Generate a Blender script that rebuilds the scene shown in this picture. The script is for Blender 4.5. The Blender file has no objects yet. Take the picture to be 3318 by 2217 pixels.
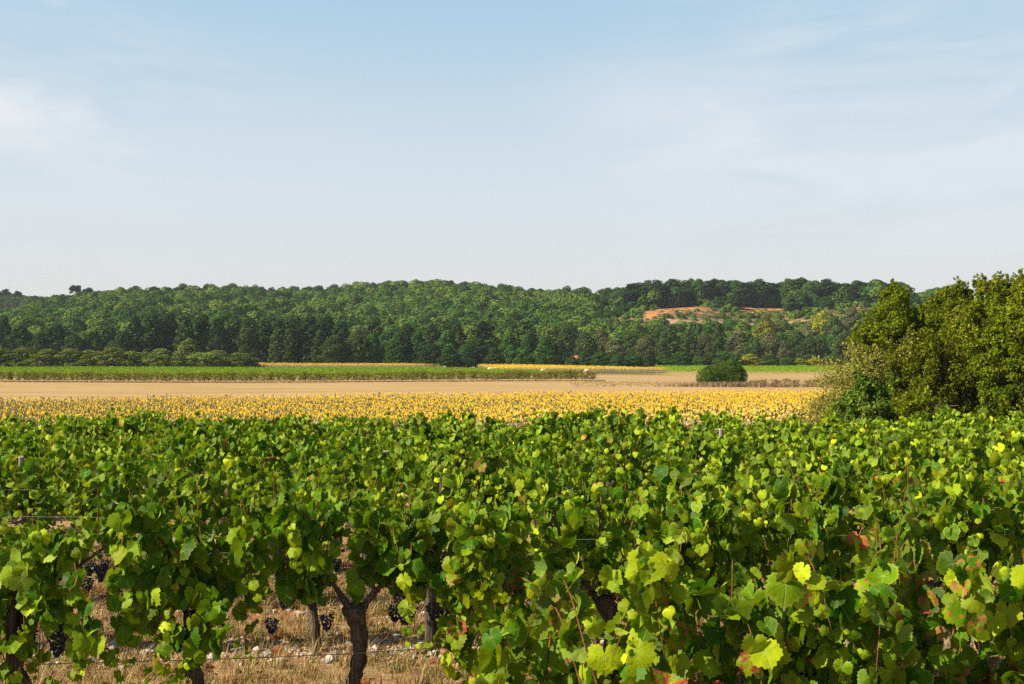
import bpy, math, random
import numpy as np
from mathutils import Vector

C = bpy.context.scene
COL = C.collection
RA = math.radians
PI = math.pi

# ------------------------------------------------------------------ camera, sky, sun, exposure
HC, FOC, CX, HZ = 2.3, 4000.0, 1659.0, 1170.0       # eye height, focal length and horizon in photo pixels
cam_d = bpy.data.cameras.new('camera')
cam = bpy.data.objects.new('camera', cam_d)
COL.objects.link(cam)
cam_d.sensor_width = 36.0
cam_d.lens = 36.0 * FOC / 3318.0
cam_d.clip_start = 0.1
cam_d.clip_end = 6000
cam.location = (0, 0, HC)
cam.rotation_euler = (RA(90) + math.atan((HZ - 1108.5) / FOC), 0, 0)
C.camera = cam
C.render.resolution_x, C.render.resolution_y = 1024, 684

SUN_EL, SUN_AZ = 36.0, -109.0      # azimuth clockwise from +Y: the sun is to the left and a little behind the eye
w = bpy.data.worlds.new('World')
C.world = w
w.use_nodes = True
nt = w.node_tree
nt.nodes.clear()


def nn(nt, t, **kw):
    n = nt.nodes.new(t)
    for k, v in kw.items():
        if hasattr(n, k):
            setattr(n, k, v)
        else:
            n.inputs[k].default_value = v
    return n


def mth(nt, op, a, b=None, c=None, clamp=False):
    n = nt.nodes.new('ShaderNodeMath')
    n.operation = op
    n.use_clamp = clamp
    for i, v in enumerate((a, b, c)):
        if v is None:
            continue
        if isinstance(v, (int, float)):
            n.inputs[i].default_value = v
        else:
            nt.links.new(v, n.inputs[i])
    return n.outputs[0]


def mixc(nt, f, a, b, mode='MIX'):
    n = nt.nodes.new('ShaderNodeMix')
    n.data_type = 'RGBA'
    n.blend_type = mode
    for i, v in ((0, f), (6, a), (7, b)):
        if isinstance(v, (int, float)):
            n.inputs[i].default_value = v
        elif isinstance(v, (tuple, list)):
            n.inputs[i].default_value = (*v[:3], 1)
        else:
            nt.links.new(v, n.inputs[i])
    return n.outputs[2]


def smooth(nt, v, lo, hi, a=0.0, b=1.0):
    n = nt.nodes.new('ShaderNodeMapRange')
    n.interpolation_type = 'SMOOTHSTEP'
    nt.links.new(v, n.inputs[0])
    for i, q in enumerate((lo, hi, a, b)):
        n.inputs[i + 1].default_value = q
    return n.outputs[0]


def noise(nt, vec, scale, detail=4, rough=.55, out=0, dist=0.0):
    n = nt.nodes.new('ShaderNodeTexNoise')
    n.inputs['Scale'].default_value = scale
    n.inputs['Detail'].default_value = detail
    n.inputs['Roughness'].default_value = rough
    n.inputs['Distortion'].default_value = dist
    if vec is not None:
        nt.links.new(vec, n.inputs['Vector'])
    return n.outputs[out]


def mapping(nt, vec, scale=(1, 1, 1), rot=(0, 0, 0), loc=(0, 0, 0)):
    n = nt.nodes.new('ShaderNodeMapping')
    nt.links.new(vec, n.inputs[0])
    n.inputs[1].default_value = loc
    n.inputs[2].default_value = rot
    n.inputs[3].default_value = scale
    return n.outputs[0]


sky = nn(nt, 'ShaderNodeTexSky', sky_type='NISHITA')
sky.sun_disc = False
sky.sun_elevation = RA(SUN_EL)
sky.sun_rotation = RA(SUN_AZ)
sky.altitude = 100
sky.air_density = 1.0
sky.dust_density = 1.6
sky.ozone_density = 1.3
SK = 0.05                                            # background strength
tc = nn(nt, 'ShaderNodeTexCoord')
dirv = tc.outputs['Generated']
sep = nn(nt, 'ShaderNodeSeparateXYZ')
nt.links.new(dirv, sep.inputs[0])
dx, dy, dz = sep.outputs
el = mth(nt, 'MULTIPLY', mth(nt, 'ARCSINE', dz), 57.29578)            # degrees above the horizon
az = mth(nt, 'MULTIPLY', mth(nt, 'ARCTAN2', dx, dy), 57.29578)        # degrees right of +Y
col = sky.outputs[0]
# hazy white air towards the horizon
low = mixc(nt, smooth(nt, el, 7.0, 17.5), mixc(nt, smooth(nt, el, 0.5, 9.0), (7.16, 7.02, 6.75), (6.34, 7.16, 7.75)), (3.95, 5.82, 7.45))
col = mixc(nt, smooth(nt, el, 15.0, 30.0, 0.97, 0.0), col, low)
# thin cirrus veils and the puffy cloud low on the left
v1 = mapping(nt, dirv, scale=(3.0, 3.0, 15.0), rot=(0, RA(-24), 0))
n1 = noise(nt, v1, 1.8, 8, .6, dist=.9)
side = mth(nt, 'ADD', smooth(nt, az, -1.0, 13.0, 0.0, 1.0), smooth(nt, az, -3.0, -20.0, 0.0, .55))
band = mth(nt, 'MULTIPLY', smooth(nt, el, 19.0, 10.0), smooth(nt, el, 2.0, 8.0))
cir = mth(nt, 'MULTIPLY', mth(nt, 'MULTIPLY', smooth(nt, n1, .34, .72), side), mth(nt, 'ADD', band, .12))
col = mixc(nt, mth(nt, 'MULTIPLY', cir, .65), col, (7.24, 7.75, 8.13))


def puff(col, a0, e0, ra, re, lo, hi, strength, scale):
    da = mth(nt, 'DIVIDE', mth(nt, 'SUBTRACT', az, a0), ra)
    de = mth(nt, 'DIVIDE', mth(nt, 'SUBTRACT', el, e0), re)
    d = mth(nt, 'SQRT', mth(nt, 'ADD', mth(nt, 'MULTIPLY', da, da), mth(nt, 'MULTIPLY', de, de)))
    vv = mapping(nt, dirv, scale=(1, 1, 1.7))
    q = mth(nt, 'ADD', mth(nt, 'SUBTRACT', 1.0, d), mth(nt, 'MULTIPLY', mth(nt, 'SUBTRACT', noise(nt, vv, scale, 7, .6), .5), 2.2))
    return mixc(nt, mth(nt, 'MULTIPLY', smooth(nt, q, lo, hi), strength), col, (8.05, 8.13, 8.29))


col = puff(col, -23.0, 11.0, 4.6, 1.9, -.05, .95, .85, 15)
col = puff(col, -22.4, 9.3, 6.0, 1.1, -.2, 1.2, .40, 12)
col = puff(col, -20.2, 15.3, 1.0, .3, .0, 1.3, .30, 50)
col = puff(col, 9.0, 11.5, 7.5, 3.2, -.35, 1.6, .45, 6)
bg = nn(nt, 'ShaderNodeBackground')
bg.inputs[1].default_value = SK
nt.links.new(col, bg.inputs[0])
wo = nn(nt, 'ShaderNodeOutputWorld')
nt.links.new(bg.outputs[0], wo.inputs[0])
w.cycles.sampling_method = 'MANUAL'
w.cycles.sample_map_resolution = 512

sd = bpy.data.lights.new('sun', 'SUN')
sd.energy = 5.0
sd.angle = RA(0.5)
sd.color = (1.0, .87, .65)
so = bpy.data.objects.new('sun', sd)
COL.objects.link(so)
so.location = (-40, -10, 60)
_d = Vector((math.sin(RA(SUN_AZ)) * math.cos(RA(SUN_EL)), math.cos(RA(SUN_AZ)) * math.cos(RA(SUN_EL)), math.sin(RA(SUN_EL))))
so.rotation_euler = _d.to_track_quat('Z', 'Y').to_euler()

C.view_settings.view_transform = 'Standard'
C.view_settings.look = 'None'
C.view_settings.exposure = 1.1
C.view_settings.gamma = 1.0
C.render.engine = 'CYCLES'
cy = C.cycles
cy.max_bounces = 6
cy.diffuse_bounces = 2
cy.glossy_bounces = 2
cy.transmission_bounces = 4
cy.transparent_max_bounces = 4
cy.volume_bounces = 0
cy.use_denoising = False
cy.sample_clamp_indirect = 6.0

# ------------------------------------------------------------------ helpers
rng = np.random.default_rng(11)
ONES = ['', 'first', 'second', 'third', 'fourth', 'fifth', 'sixth', 'seventh', 'eighth', 'ninth', 'tenth', 'eleventh', 'twelfth',
        'thirteenth', 'fourteenth', 'fifteenth', 'sixteenth', 'seventeenth', 'eighteenth', 'nineteenth']
TENS = {2: ('twentieth', 'twenty'), 3: ('thirtieth', 'thirty'), 4: ('fortieth', 'forty'), 5: ('fiftieth', 'fifty'), 6: ('sixtieth', 'sixty'),
        7: ('seventieth', 'seventy'), 8: ('eightieth', 'eighty'), 9: ('ninetieth', 'ninety')}


def nth(n):
    if n < 20:
        return ONES[n]
    t, o = divmod(n, 10)
    return TENS[t][0] if o == 0 else TENS[t][1] + '-' + ONES[o]


def X(px, Y):
    return (px - CX) / FOC * Y


def Z(py, Y):
    return HC - (py - HZ) / FOC * Y


def PX(x, y):
    return CX + x / y * FOC


def mesh(name, V, F, mat, attrs=None, smooth_=False, mats=None, midx=None):
    """V (n,3); F list of int arrays (m,k)."""
    V = np.ascontiguousarray(V, dtype=np.float32)
    if not isinstance(F, list):
        F = [F]
    F = [np.asarray(f, dtype=np.int32) for f in F if len(f)]
    me = bpy.data.meshes.new(name)
    me.vertices.add(len(V))
    me.vertices.foreach_set('co', V.ravel())
    nl = sum(f.size for f in F)
    npoly = sum(len(f) for f in F)
    me.loops.add(nl)
    me.loops.foreach_set('vertex_index', np.concatenate([f.ravel() for f in F]))
    me.polygons.add(npoly)
    sizes = np.concatenate([np.full(len(f), f.shape[1], dtype=np.int32) for f in F])
    st = np.zeros(npoly, dtype=np.int32)
    st[1:] = np.cumsum(sizes)[:-1]
    me.polygons.foreach_set('loop_start', st)
    for k, a in (attrs or {}).items():
        a = np.ascontiguousarray(a, dtype=np.float32)
        if a.shape[1] == 4:
            at = me.attributes.new(k, 'FLOAT_COLOR', 'POINT')
            at.data.foreach_set('color', a.ravel())
        else:
            at = me.attributes.new(k, 'FLOAT_VECTOR', 'POINT')
            at.data.foreach_set('vector', a.ravel())
    for m in (mats or [mat]):
        me.materials.append(m)
    if midx is not None:
        me.polygons.foreach_set('material_index', np.asarray(midx, dtype=np.int32))
    me.polygons.foreach_set('use_smooth', np.full(npoly, bool(smooth_)))
    me.update(calc_edges=True)
    return me


def obj(name, me, parent=None, loc=(0, 0, 0), rz=0.0, sc=None):
    o = bpy.data.objects.new(name, me)
    COL.objects.link(o)
    o.location = loc
    o.rotation_euler = (0, 0, rz)
    if sc is not None:
        o.scale = (sc, sc, sc) if isinstance(sc, (int, float)) else sc
    if parent is not None:
        o.parent = parent
    return o


def tag(o, label=None, cat=None, group=None, kind=None):
    for k, v in (('label', label), ('category', cat), ('group', group), ('kind', kind)):
        if v:
            o[k] = v
    return o


class MB:
    """collects pieces into one mesh"""
    def __init__(s):
        s.V, s.F, s.A, s.n = [], {}, {}, 0

    def add(s, V, F, **attrs):
        V = np.asarray(V, dtype=float)
        for f in (F if isinstance(F, list) else [F]):
            f = np.asarray(f, dtype=np.int64)
            if len(f):
                s.F.setdefault(f.shape[1], []).append(f + s.n)
        s.V.append(V)
        for k, a in attrs.items():
            s.A.setdefault(k, []).append(np.asarray(a, dtype=float))
        s.n += len(V)

    def mesh(s, name, mat, smooth_=False):
        return mesh(name, np.concatenate(s.V), [np.concatenate(f) for f in s.F.values()], mat,
                    {k: np.concatenate(a) for k, a in s.A.items()}, smooth_)


def unit(v):
    return v / np.maximum(np.linalg.norm(v, axis=-1, keepdims=True), 1e-9)


def tube(P, R, n=8, rough=0.0, r=None, caps=True):
    P = np.asarray(P, float)
    R = np.broadcast_to(np.asarray(R, float), (len(P),))
    T = unit(np.gradient(P, axis=0))
    ref = np.array([0, 0, 1.0]) if abs(T[0][2]) < .9 else np.array([1.0, 0, 0])
    V = []
    for p, t, rad in zip(P, T, R):
        a = unit(np.cross(t, ref))
        b = np.cross(t, a)
        ref = np.cross(a, t) if False else ref
        ang = np.arange(n) / n * 2 * PI
        rr = rad * (1 + (r.normal(0, rough, n) if rough else 0))
        V.append(p + (np.cos(ang) * rr)[:, None] * a + (np.sin(ang) * rr)[:, None] * b)
    V = np.concatenate(V)
    k = len(P)
    i, j = np.meshgrid(np.arange(k - 1), np.arange(n), indexing='ij')
    q = np.stack([i * n + j, i * n + (j + 1) % n, (i + 1) * n + (j + 1) % n, (i + 1) * n + j], -1).reshape(-1, 4)
    F = [q]
    if caps:
        V = np.vstack([V, P[0], P[-1]])
        jj = np.arange(n)
        F.append(np.stack([np.full(n, k * n), (jj + 1) % n, jj], -1))
        F.append(np.stack([np.full(n, k * n + 1), (k - 1) * n + jj, (k - 1) * n + (jj + 1) % n], -1))
    return V, F


def spline(K, step):
    K = np.asarray(K, float)
    pts = []
    Q = np.vstack([2 * K[0] - K[1], K, 2 * K[-1] - K[-2]])
    for i in range(len(K) - 1):
        p0, p1, p2, p3 = Q[i:i + 4]
        m = max(2, int(np.linalg.norm(p2 - p1) / step))
        t = np.linspace(0, 1, m, endpoint=False)[:, None]
        pts.append(.5 * (2 * p1 + (p2 - p0) * t + (2 * p0 - 5 * p1 + 4 * p2 - p3) * t ** 2 + (3 * p1 - p0 - 3 * p2 + p3) * t ** 3))
    return np.vstack(pts + [K[-1:]])


def ico(sub=1):
    import bmesh
    bm = bmesh.new()
    bmesh.ops.create_icosphere(bm, subdivisions=sub, radius=1)
    V = np.array([v.co[:] for v in bm.verts])
    F = np.array([[v.index for v in f.verts] for f in bm.faces])
    bm.free()
    return V, F


# ------------------------------------------------------------------ materials
def mat(name):
    m = bpy.data.materials.new(name)
    m.use_nodes = True
    m.node_tree.nodes.clear()
    return m, m.node_tree


def out(nt, sh):
    o = nn(nt, 'ShaderNodeOutputMaterial')
    nt.links.new(sh, o.inputs[0])


def principled(nt, colr, rough=.8, spec=.2, bump=None, bstr=.4, bdist=.02):
    p = nn(nt, 'ShaderNodeBsdfPrincipled')
    if isinstance(colr, (tuple, list)):
        p.inputs['Base Color'].default_value = (*colr[:3], 1)
    else:
        nt.links.new(colr, p.inputs['Base Color'])
    if isinstance(rough, (int, float)):
        p.inputs['Roughness'].default_value = rough
    else:
        nt.links.new(rough, p.inputs['Roughness'])
    p.inputs['Specular IOR Level'].default_value = spec
    if bump is not None:
        b = nn(nt, 'ShaderNodeBump')
        b.inputs['Strength'].default_value = bstr
        b.inputs['Distance'].default_value = bdist
        nt.links.new(bump, b.inputs['Height'])
        nt.links.new(b.outputs[0], p.inputs['Normal'])
    return p.outputs[0]


def attr(nt, name):
    a = nn(nt, 'ShaderNodeAttribute')
    a.attribute_name = name
    return a


def sepc(nt, c):
    s = nn(nt, 'ShaderNodeSeparateColor')
    nt.links.new(c, s.inputs[0])
    return s.outputs


def mixs(nt, f, a, b):
    m = nn(nt, 'ShaderNodeMixShader')
    if isinstance(f, (int, float)):
        m.inputs[0].default_value = f
    else:
        nt.links.new(f, m.inputs[0])
    nt.links.new(a, m.inputs[1])
    nt.links.new(b, m.inputs[2])
    return m.outputs[0]


def grape_leaf_material():
    m, t = mat('grape_leaf')
    a = attr(t, 'tint')
    r, g, b = sepc(t, a.outputs['Color'])[:3]
    rnd = a.outputs['Alpha']
    lv = attr(t, 'leafuv')
    s = nn(t, 'ShaderNodeSeparateXYZ')
    t.links.new(lv.outputs['Vector'], s.inputs[0])
    rad, vein = s.outputs[0], s.outputs[2]
    tcn = nn(t, 'ShaderNodeTexCoord')
    ob = tcn.outputs['Object']
    c = mixc(t, r, (.026, .100, .001), (.400, .480, .010))
    c = mixc(t, mth(t, 'MULTIPLY', smooth(t, noise(t, ob, 26, 3), .35, .75), .35), c, (.070, .165, .006))
    c = mixc(t, mth(t, 'MULTIPLY', smooth(t, vein, .78, .97), .7), c, (.24, .33, .08))
    edge = mth(t, 'MULTIPLY', smooth(t, rad, .78, 1.02), mth(t, 'ADD', mth(t, 'MULTIPLY', rnd, .75), .0))
    c = mixc(t, edge, c, (.27, .29, .035))
    # reddened and dried blotches of late summer
    bl = noise(t, ob, 30, 4, .6)
    blm = smooth(t, mth(t, 'ADD', mth(t, 'ADD', bl, mth(t, 'MULTIPLY', rad, .16)), mth(t, 'MULTIPLY', b, .34)), .88, .96)
    c = mixc(t, mth(t, 'MULTIPLY', smooth(t, mth(t, 'ADD', bl, mth(t, 'MULTIPLY', b, .38)), .80, .92), .8), c, (.46, .34, .02))
    c = mixc(t, blm, c, mixc(t, rnd, (.30, .045, .03), (.34, .17, .07)))
    val = mth(t, 'ADD', mth(t, 'MULTIPLY', g, 1.05), .47)
    cm = nn(t, 'ShaderNodeVectorMath', operation='SCALE')
    t.links.new(c, cm.inputs[0])
    t.links.new(val, cm.inputs['Scale'])
    c = cm.outputs[0]
    geo = nn(t, 'ShaderNodeNewGeometry')
    under = mixc(t, .45, c, (.15, .25, .045))
    front = mixc(t, geo.outputs['Backfacing'], c, under)
    hgt = mth(t, 'SUBTRACT', noise(t, ob, 55, 3), mth(t, 'MULTIPLY', smooth(t, vein, .7, .98), .5))
    p = principled(t, front, .48, .11, hgt, .35, .01)
    tr = nn(t, 'ShaderNodeBsdfTranslucent')
    tcol = mixc(t, .45, c, mixc(t, r, (.14, .36, .001), (.66, .66, .010)))
    t.links.new(tcol, tr.inputs[0])
    out(t, mixs(t, .31, p, tr.outputs[0]))
    return m


def foliage_material(name, c1, c2, var=.5, transl=.25, objvar=.35, c3=None, rough=.7, spec=.03):
    m, t = mat(name)
    a = attr(t, 'tint')
    r, g, b = sepc(t, a.outputs['Color'])[:3]
    c = mixc(t, r, c1, c2)
    oi = nn(t, 'ShaderNodeObjectInfo')
    if c3 is not None:
        c = mixc(t, mth(t, 'MULTIPLY', oi.outputs['Random'], objvar), c, c3)
    val = mth(t, 'ADD', mth(t, 'MULTIPLY', g, var * 1.6), .8 * (1 - var))
    ov = mth(t, 'ADD', mth(t, 'MULTIPLY', mth(t, 'FRACT', mth(t, 'MULTIPLY', oi.outputs['Random'], 7.31)), .5), .75)
    cm = nn(t, 'ShaderNodeVectorMath', operation='SCALE')
    t.links.new(c, cm.inputs[0])
    t.links.new(mth(t, 'MULTIPLY', val, ov), cm.inputs['Scale'])
    c = cm.outputs[0]
    p = principled(t, c, rough, spec)
    if transl:
        tr = nn(t, 'ShaderNodeBsdfTranslucent')
        t.links.new(mixc(t, .3, c, c2), tr.inputs[0])
        p = mixs(t, transl, p, tr.outputs[0])
    out(t, p)
    return m


def bark_material(name, c1, c2, scale=30, stretch=.25):
    m, t = mat(name)
    tcn = nn(t, 'ShaderNodeTexCoord')
    v = mapping(t, tcn.outputs['Object'], scale=(1, 1, stretch))
    n = noise(t, v, scale, 6, .65)
    n2 = noise(t, v, scale * 3.1, 3, .6)
    c = mixc(t, smooth(t, n, .35, .7), c1, c2)
    out(t, principled(t, c, .9, .15, mth(t, 'ADD', n, mth(t, 'MULTIPLY', n2, .4)), .9, .02))
    return m


def simple_material(name, colr, rough=.7, spec=.3, nscale=None, c2=None):
    m, t = mat(name)
    c = colr
    if nscale:
        tcn = nn(t, 'ShaderNodeTexCoord')
        n = noise(t, tcn.outputs['Object'], nscale, 5, .6)
        c = mixc(t, smooth(t, n, .35, .68), colr, c2)
        out(t, principled(t, c, rough, spec, n, .3, .01))
    else:
        out(t, principled(t, c, rough, spec))
    return m


def tint_material(name, rough=.8, spec=.15, transl=0.0):
    """colour straight from the per-piece attribute (straw, pebbles, petals)"""
    m, t = mat(name)
    a = attr(t, 'tint')
    k = nn(t, 'ShaderNodeVectorMath', operation='SCALE')
    k.inputs['Scale'].default_value = .80
    t.links.new(a.outputs['Color'], k.inputs[0])
    p = principled(t, k.outputs[0], rough, spec)
    if transl:
        tr = nn(t, 'ShaderNodeBsdfTranslucent')
        t.links.new(k.outputs[0], tr.inputs[0])
        p = mixs(t, transl, p, tr.outputs[0])
    out(t, p)
    return m


M_LEAF = grape_leaf_material()
M_VINEBARK = bark_material('vine_bark', (.045, .032, .023), (.165, .125, .090), 60, .22)
M_CANE = bark_material('vine_cane', (.16, .065, .025), (.30, .15, .06), 80, .2)
M_POST = bark_material('weathered_wood', (.17, .145, .12), (.36, .32, .27), 45, .10)
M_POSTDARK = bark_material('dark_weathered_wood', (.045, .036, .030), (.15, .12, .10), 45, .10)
M_WIRE = simple_material('old_wire', (.20, .185, .17), .55, .4)
M_BARK = bark_material('tree_bark', (.06, .045, .03), (.15, .12, .09), 6, .3)
M_PALEBARK = bark_material('pale_twig', (.22, .17, .11), (.40, .33, .23), 9, .3)
M_GRAPE = None


def grape_material():
    m, t = mat('grape_skin')
    a = attr(t, 'tint')
    tcn = nn(t, 'ShaderNodeTexCoord')
    n = noise(t, tcn.outputs['Object'], 60, 3)
    c = mixc(t, mth(t, 'MULTIPLY', smooth(t, n, .4, .75), .35), a.outputs['Color'], (.10, .12, .18))
    out(t, principled(t, c, .42, .35))
    return m


M_GRAPE = grape_material()

# ------------------------------------------------------------------ terrain
_ty = np.array([-80, 22, 30, 52, 76, 110, 150, 190, 232, 300, 340, 400, 450, 500, 1500.])
_tz = np.array([0, 0, -.3, -1.9, -3.3, -3.45, -2.98, -2.32, -1.52, -1.05, -.8, -.3, 0, .4, .4])
_gy = np.arange(-80, 1500, .5)
_gz = np.interp(_gy, _ty, _tz)
_k = np.hanning(41)
_gz = np.convolve(np.pad(_gz, 20, mode='edge'), _k / _k.sum(), 'valid')
# crest of the wooded hill as seen: photo column -> height of the tree tops
_cp = np.array([-900, 0, 100, 190, 300, 420, 500, 600, 750, 900, 1000, 1200, 1350, 1500, 1650, 1750, 1850, 1930, 2000, 2060, 2120, 2200, 2300, 2400, 2500, 2600, 2800, 3000, 3400, 4300.])
_cz = np.array([1060, 1000, 972, 957, 946, 940, 936, 930, 924, 932, 926, 921, 912, 919, 927, 934, 933, 940, 930, 917, 909, 906, 906, 912, 910, 909, 912, 922, 945, 990.])
CR_T = 13.0


def hump(x, a, b):
    t = np.clip((x - a) / (b - a), 0, 1)
    return t * t * (3 - 2 * t)


def ground_z(x, y):
    x = np.asarray(x, float)
    y = np.asarray(y, float)
    z = np.interp(y, _gy, _gz)
    z = z + .12 * np.sin(x * .05 + 1) * hump(y, 120, 200) + .05 * np.sin(x * .021 + y * .03) * hump(y, 90, 160)
    yy = np.maximum(y, 60)
    px = CX + x / yy * FOC
    rt = hump(px, 1700, 2080)                       # 0: long wooded slope on the left, 1: scarred scrub slope on the right
    yc = 905 - 215 * rt
    y0 = 500 + 20 * rt
    zt = HC + (HZ - np.interp(px, _cp, _cz)) / FOC * yc - (CR_T + 1.0 * rt)
    t = (y - y0) / (yc - y0)
    tl = np.clip(t, 0, 1)
    prof_l = np.where(t < 1, tl * (1.12 - .12 * tl), 1 - .0 * t)
    prof_r = np.interp(t, [0, .25, .5, .8, .95, 1.05, 3], [0, .22, .46, .90, .985, 1.0, .98])
    pr = prof_l * (1 - rt) + prof_r * rt
    bumps = (1.6 * np.sin(x * .03 + y * .011) + 1.2 * np.sin(x * .071 - y * .05 + 2)) * hump(y, 540, 640)
    drop = np.maximum(y - yc - 25 - 60 * rt, 0) * .06
    return np.where(y > y0, z + (zt - z) * pr + bumps * (pr > 0) - drop, z)


def grid_mesh(name, xs, ys, material, at=None):
    gx, gy = np.meshgrid(xs, ys, indexing='ij')
    V = np.stack([gx, gy, ground_z(gx, gy)], -1).reshape(-1, 3)
    n, k = len(xs), len(ys)
    i, j = np.meshgrid(np.arange(n - 1), np.arange(k - 1), indexing='ij')
    F = np.stack([i * k + j, (i + 1) * k + j, (i + 1) * k + j + 1, i * k + j + 1], -1).reshape(-1, 4)
    return mesh(name, V, F, material, at(V) if at else None, True)


def soil_material():
    m, t = mat('dry_vineyard_soil')
    tcn = nn(t, 'ShaderNodeTexCoord')
    ob = tcn.outputs['Object']
    a = noise(t, ob, 1.3, 5, .6)
    b = noise(t, ob, 9, 6, .65)
    c3 = noise(t, ob, 60, 4, .7)
    c = mixc(t, smooth(t, b, .35, .7), (0.318, 0.172, 0.082), (0.499, 0.361, 0.215))
    c = mixc(t, mth(t, 'MULTIPLY', smooth(t, a, .48, .66), .7), c, (.26, .22, .09))
    c = mixc(t, mth(t, 'MULTIPLY', smooth(t, c3, .55, .75), .55), c, (.55, .42, .28))
    c = mixc(t, mth(t, 'MULTIPLY', smooth(t, c3, .42, .28), .5), c, (.14, .075, .04))
    out(t, principled(t, c, .95, .1, mth(t, 'ADD', b, c3), .8, .05))
    return m


def stubble_material():
    m, t = mat('cut_stubble')
    tcn = nn(t, 'ShaderNodeTexCoord')
    ob = tcn.outputs['Object']
    v = mapping(t, ob, scale=(.03, .6, 1), rot=(0, 0, RA(1.5)))
    a = noise(t, v, 1.0, 5, .6)
    b = noise(t, ob, .12, 4, .6)
    c3 = noise(t, ob, 3.0, 6, .7)
    s = nn(t, 'ShaderNodeSeparateXYZ')
    t.links.new(ob, s.inputs[0])
    c = mixc(t, smooth(t, a, .35, .65), (0.296, 0.196, 0.092), (0.384, 0.276, 0.140))
    c = mixc(t, mth(t, 'MULTIPLY', smooth(t, b, .5, .7), .5), c, (0.264, 0.200, 0.088))
    c = mixc(t, mth(t, 'MULTIPLY', smooth(t, c3, .55, .75), .35), c, (.34, .22, .11))
    redd = mth(t, 'MULTIPLY', smooth(t, mth(t, 'SUBTRACT', s.outputs[1], mth(t, 'MULTIPLY', s.outputs[0], .11)), 168, 150), smooth(t, a, .62, .40))
    c = mixc(t, mth(t, 'MULTIPLY', redd, .8), c, (0.224, 0.112, 0.056))
    out(t, principled(t, c, .95, .05, c3, .6, .15))
    return m


def hill_material():
    m, t = mat('hill_soil')
    a = attr(t, 'tint')
    r, g, b = sepc(t, a.outputs['Color'])[:3]
    tcn = nn(t, 'ShaderNodeTexCoord')
    ob = tcn.outputs['Object']
    n = noise(t, ob, .12, 5, .65)
    n2 = noise(t, ob, .33, 6, .7)
    c = mixc(t, smooth(t, n, .4, .65), (.040, .050, .020), (.10, .095, .045))
    c = mixc(t, mth(t, 'MULTIPLY', g, smooth(t, n2, .42, .52)), c, (.46, .34, .22))
    c = mixc(t, smooth(t, mth(t, 'ADD', r, mth(t, 'MULTIPLY', mth(t, 'SUBTRACT', smooth(t, n2, .38, .62), .5), 1.3)), .42, .54), c,
             mixc(t, n, (0.368, 0.128, 0.040), (0.368, 0.208, 0.104)))
    out(t, principled(t, c, .95, .05, n2, .5, .8))
    return m


# orange earth scars and pale quarry patches on the right-hand slope: (photo column, photo row, half width, half height)
SCARS = [(2160, 1004, 28, 11), (2200, 998, 37, 12), (2250, 999, 37, 7), (2135, 1014, 18, 9), (2098, 1028, 20, 10), (2440, 1002, 30, 8), (2485, 999, 30, 8), (2525, 1001, 21, 6)]
PALES = [(2065, 1072, 22, 14), (2130, 1052, 35, 16), (2170, 1045, 40, 14), (2355, 1052, 30, 14), (2390, 1048, 24, 10), (2560, 1058, 30, 12), (1960, 1060, 20, 16), (2240, 1050, 60, 12), (2475, 1052, 40, 10), (2600, 1050, 60, 14)]


def scar_mask(P, L):
    px = PX(P[:, 0], P[:, 1])
    py = HZ - (P[:, 2] - HC) / P[:, 1] * FOC
    m = np.zeros(len(P))
    for (a, b, c, d) in L:
        m = np.maximum(m, .92 * np.exp(-(((px - a) / c) ** 2 + ((py - b) / d) ** 2) * .8))
    return m


M_SOIL, M_STUB, M_HILL = soil_material(), stubble_material(), hill_material()
tag(obj('ground', grid_mesh('ground', np.r_[np.arange(-700, -60, 20.), np.arange(-60, 60, 1.), np.arange(60, 701, 20.)], np.r_[np.arange(-60, 0, 10.), np.arange(0, 125, 1.)], M_SOIL)), 'dry straw coloured soil between the vine rows', None, None, 'structure')
tag(obj('stubble_field', grid_mesh('stubble_field', np.r_[np.arange(-700, -140, 20.), np.arange(-140, 140, 2.), np.arange(140, 701, 20.)], np.arange(124, 501, 2.), M_STUB)), 'pale golden field of cut stubble behind the sunflowers', None, None, 'structure')
hx, hy = np.arange(-700, 701, 5.), np.r_[np.arange(500, 960, 5.), np.arange(960, 1301, 20.)]
tag(obj('hill', grid_mesh('hill', hx, hy, M_HILL, lambda V: {'tint': np.stack([scar_mask(V, SCARS), scar_mask(V, PALES), V[:, 0] * 0, V[:, 0] * 0 + 1], -1)})), 'long wooded hill with orange earth scars on its right slope', None, None, 'structure')

# ------------------------------------------------------------------ leaves of the vines


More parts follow.
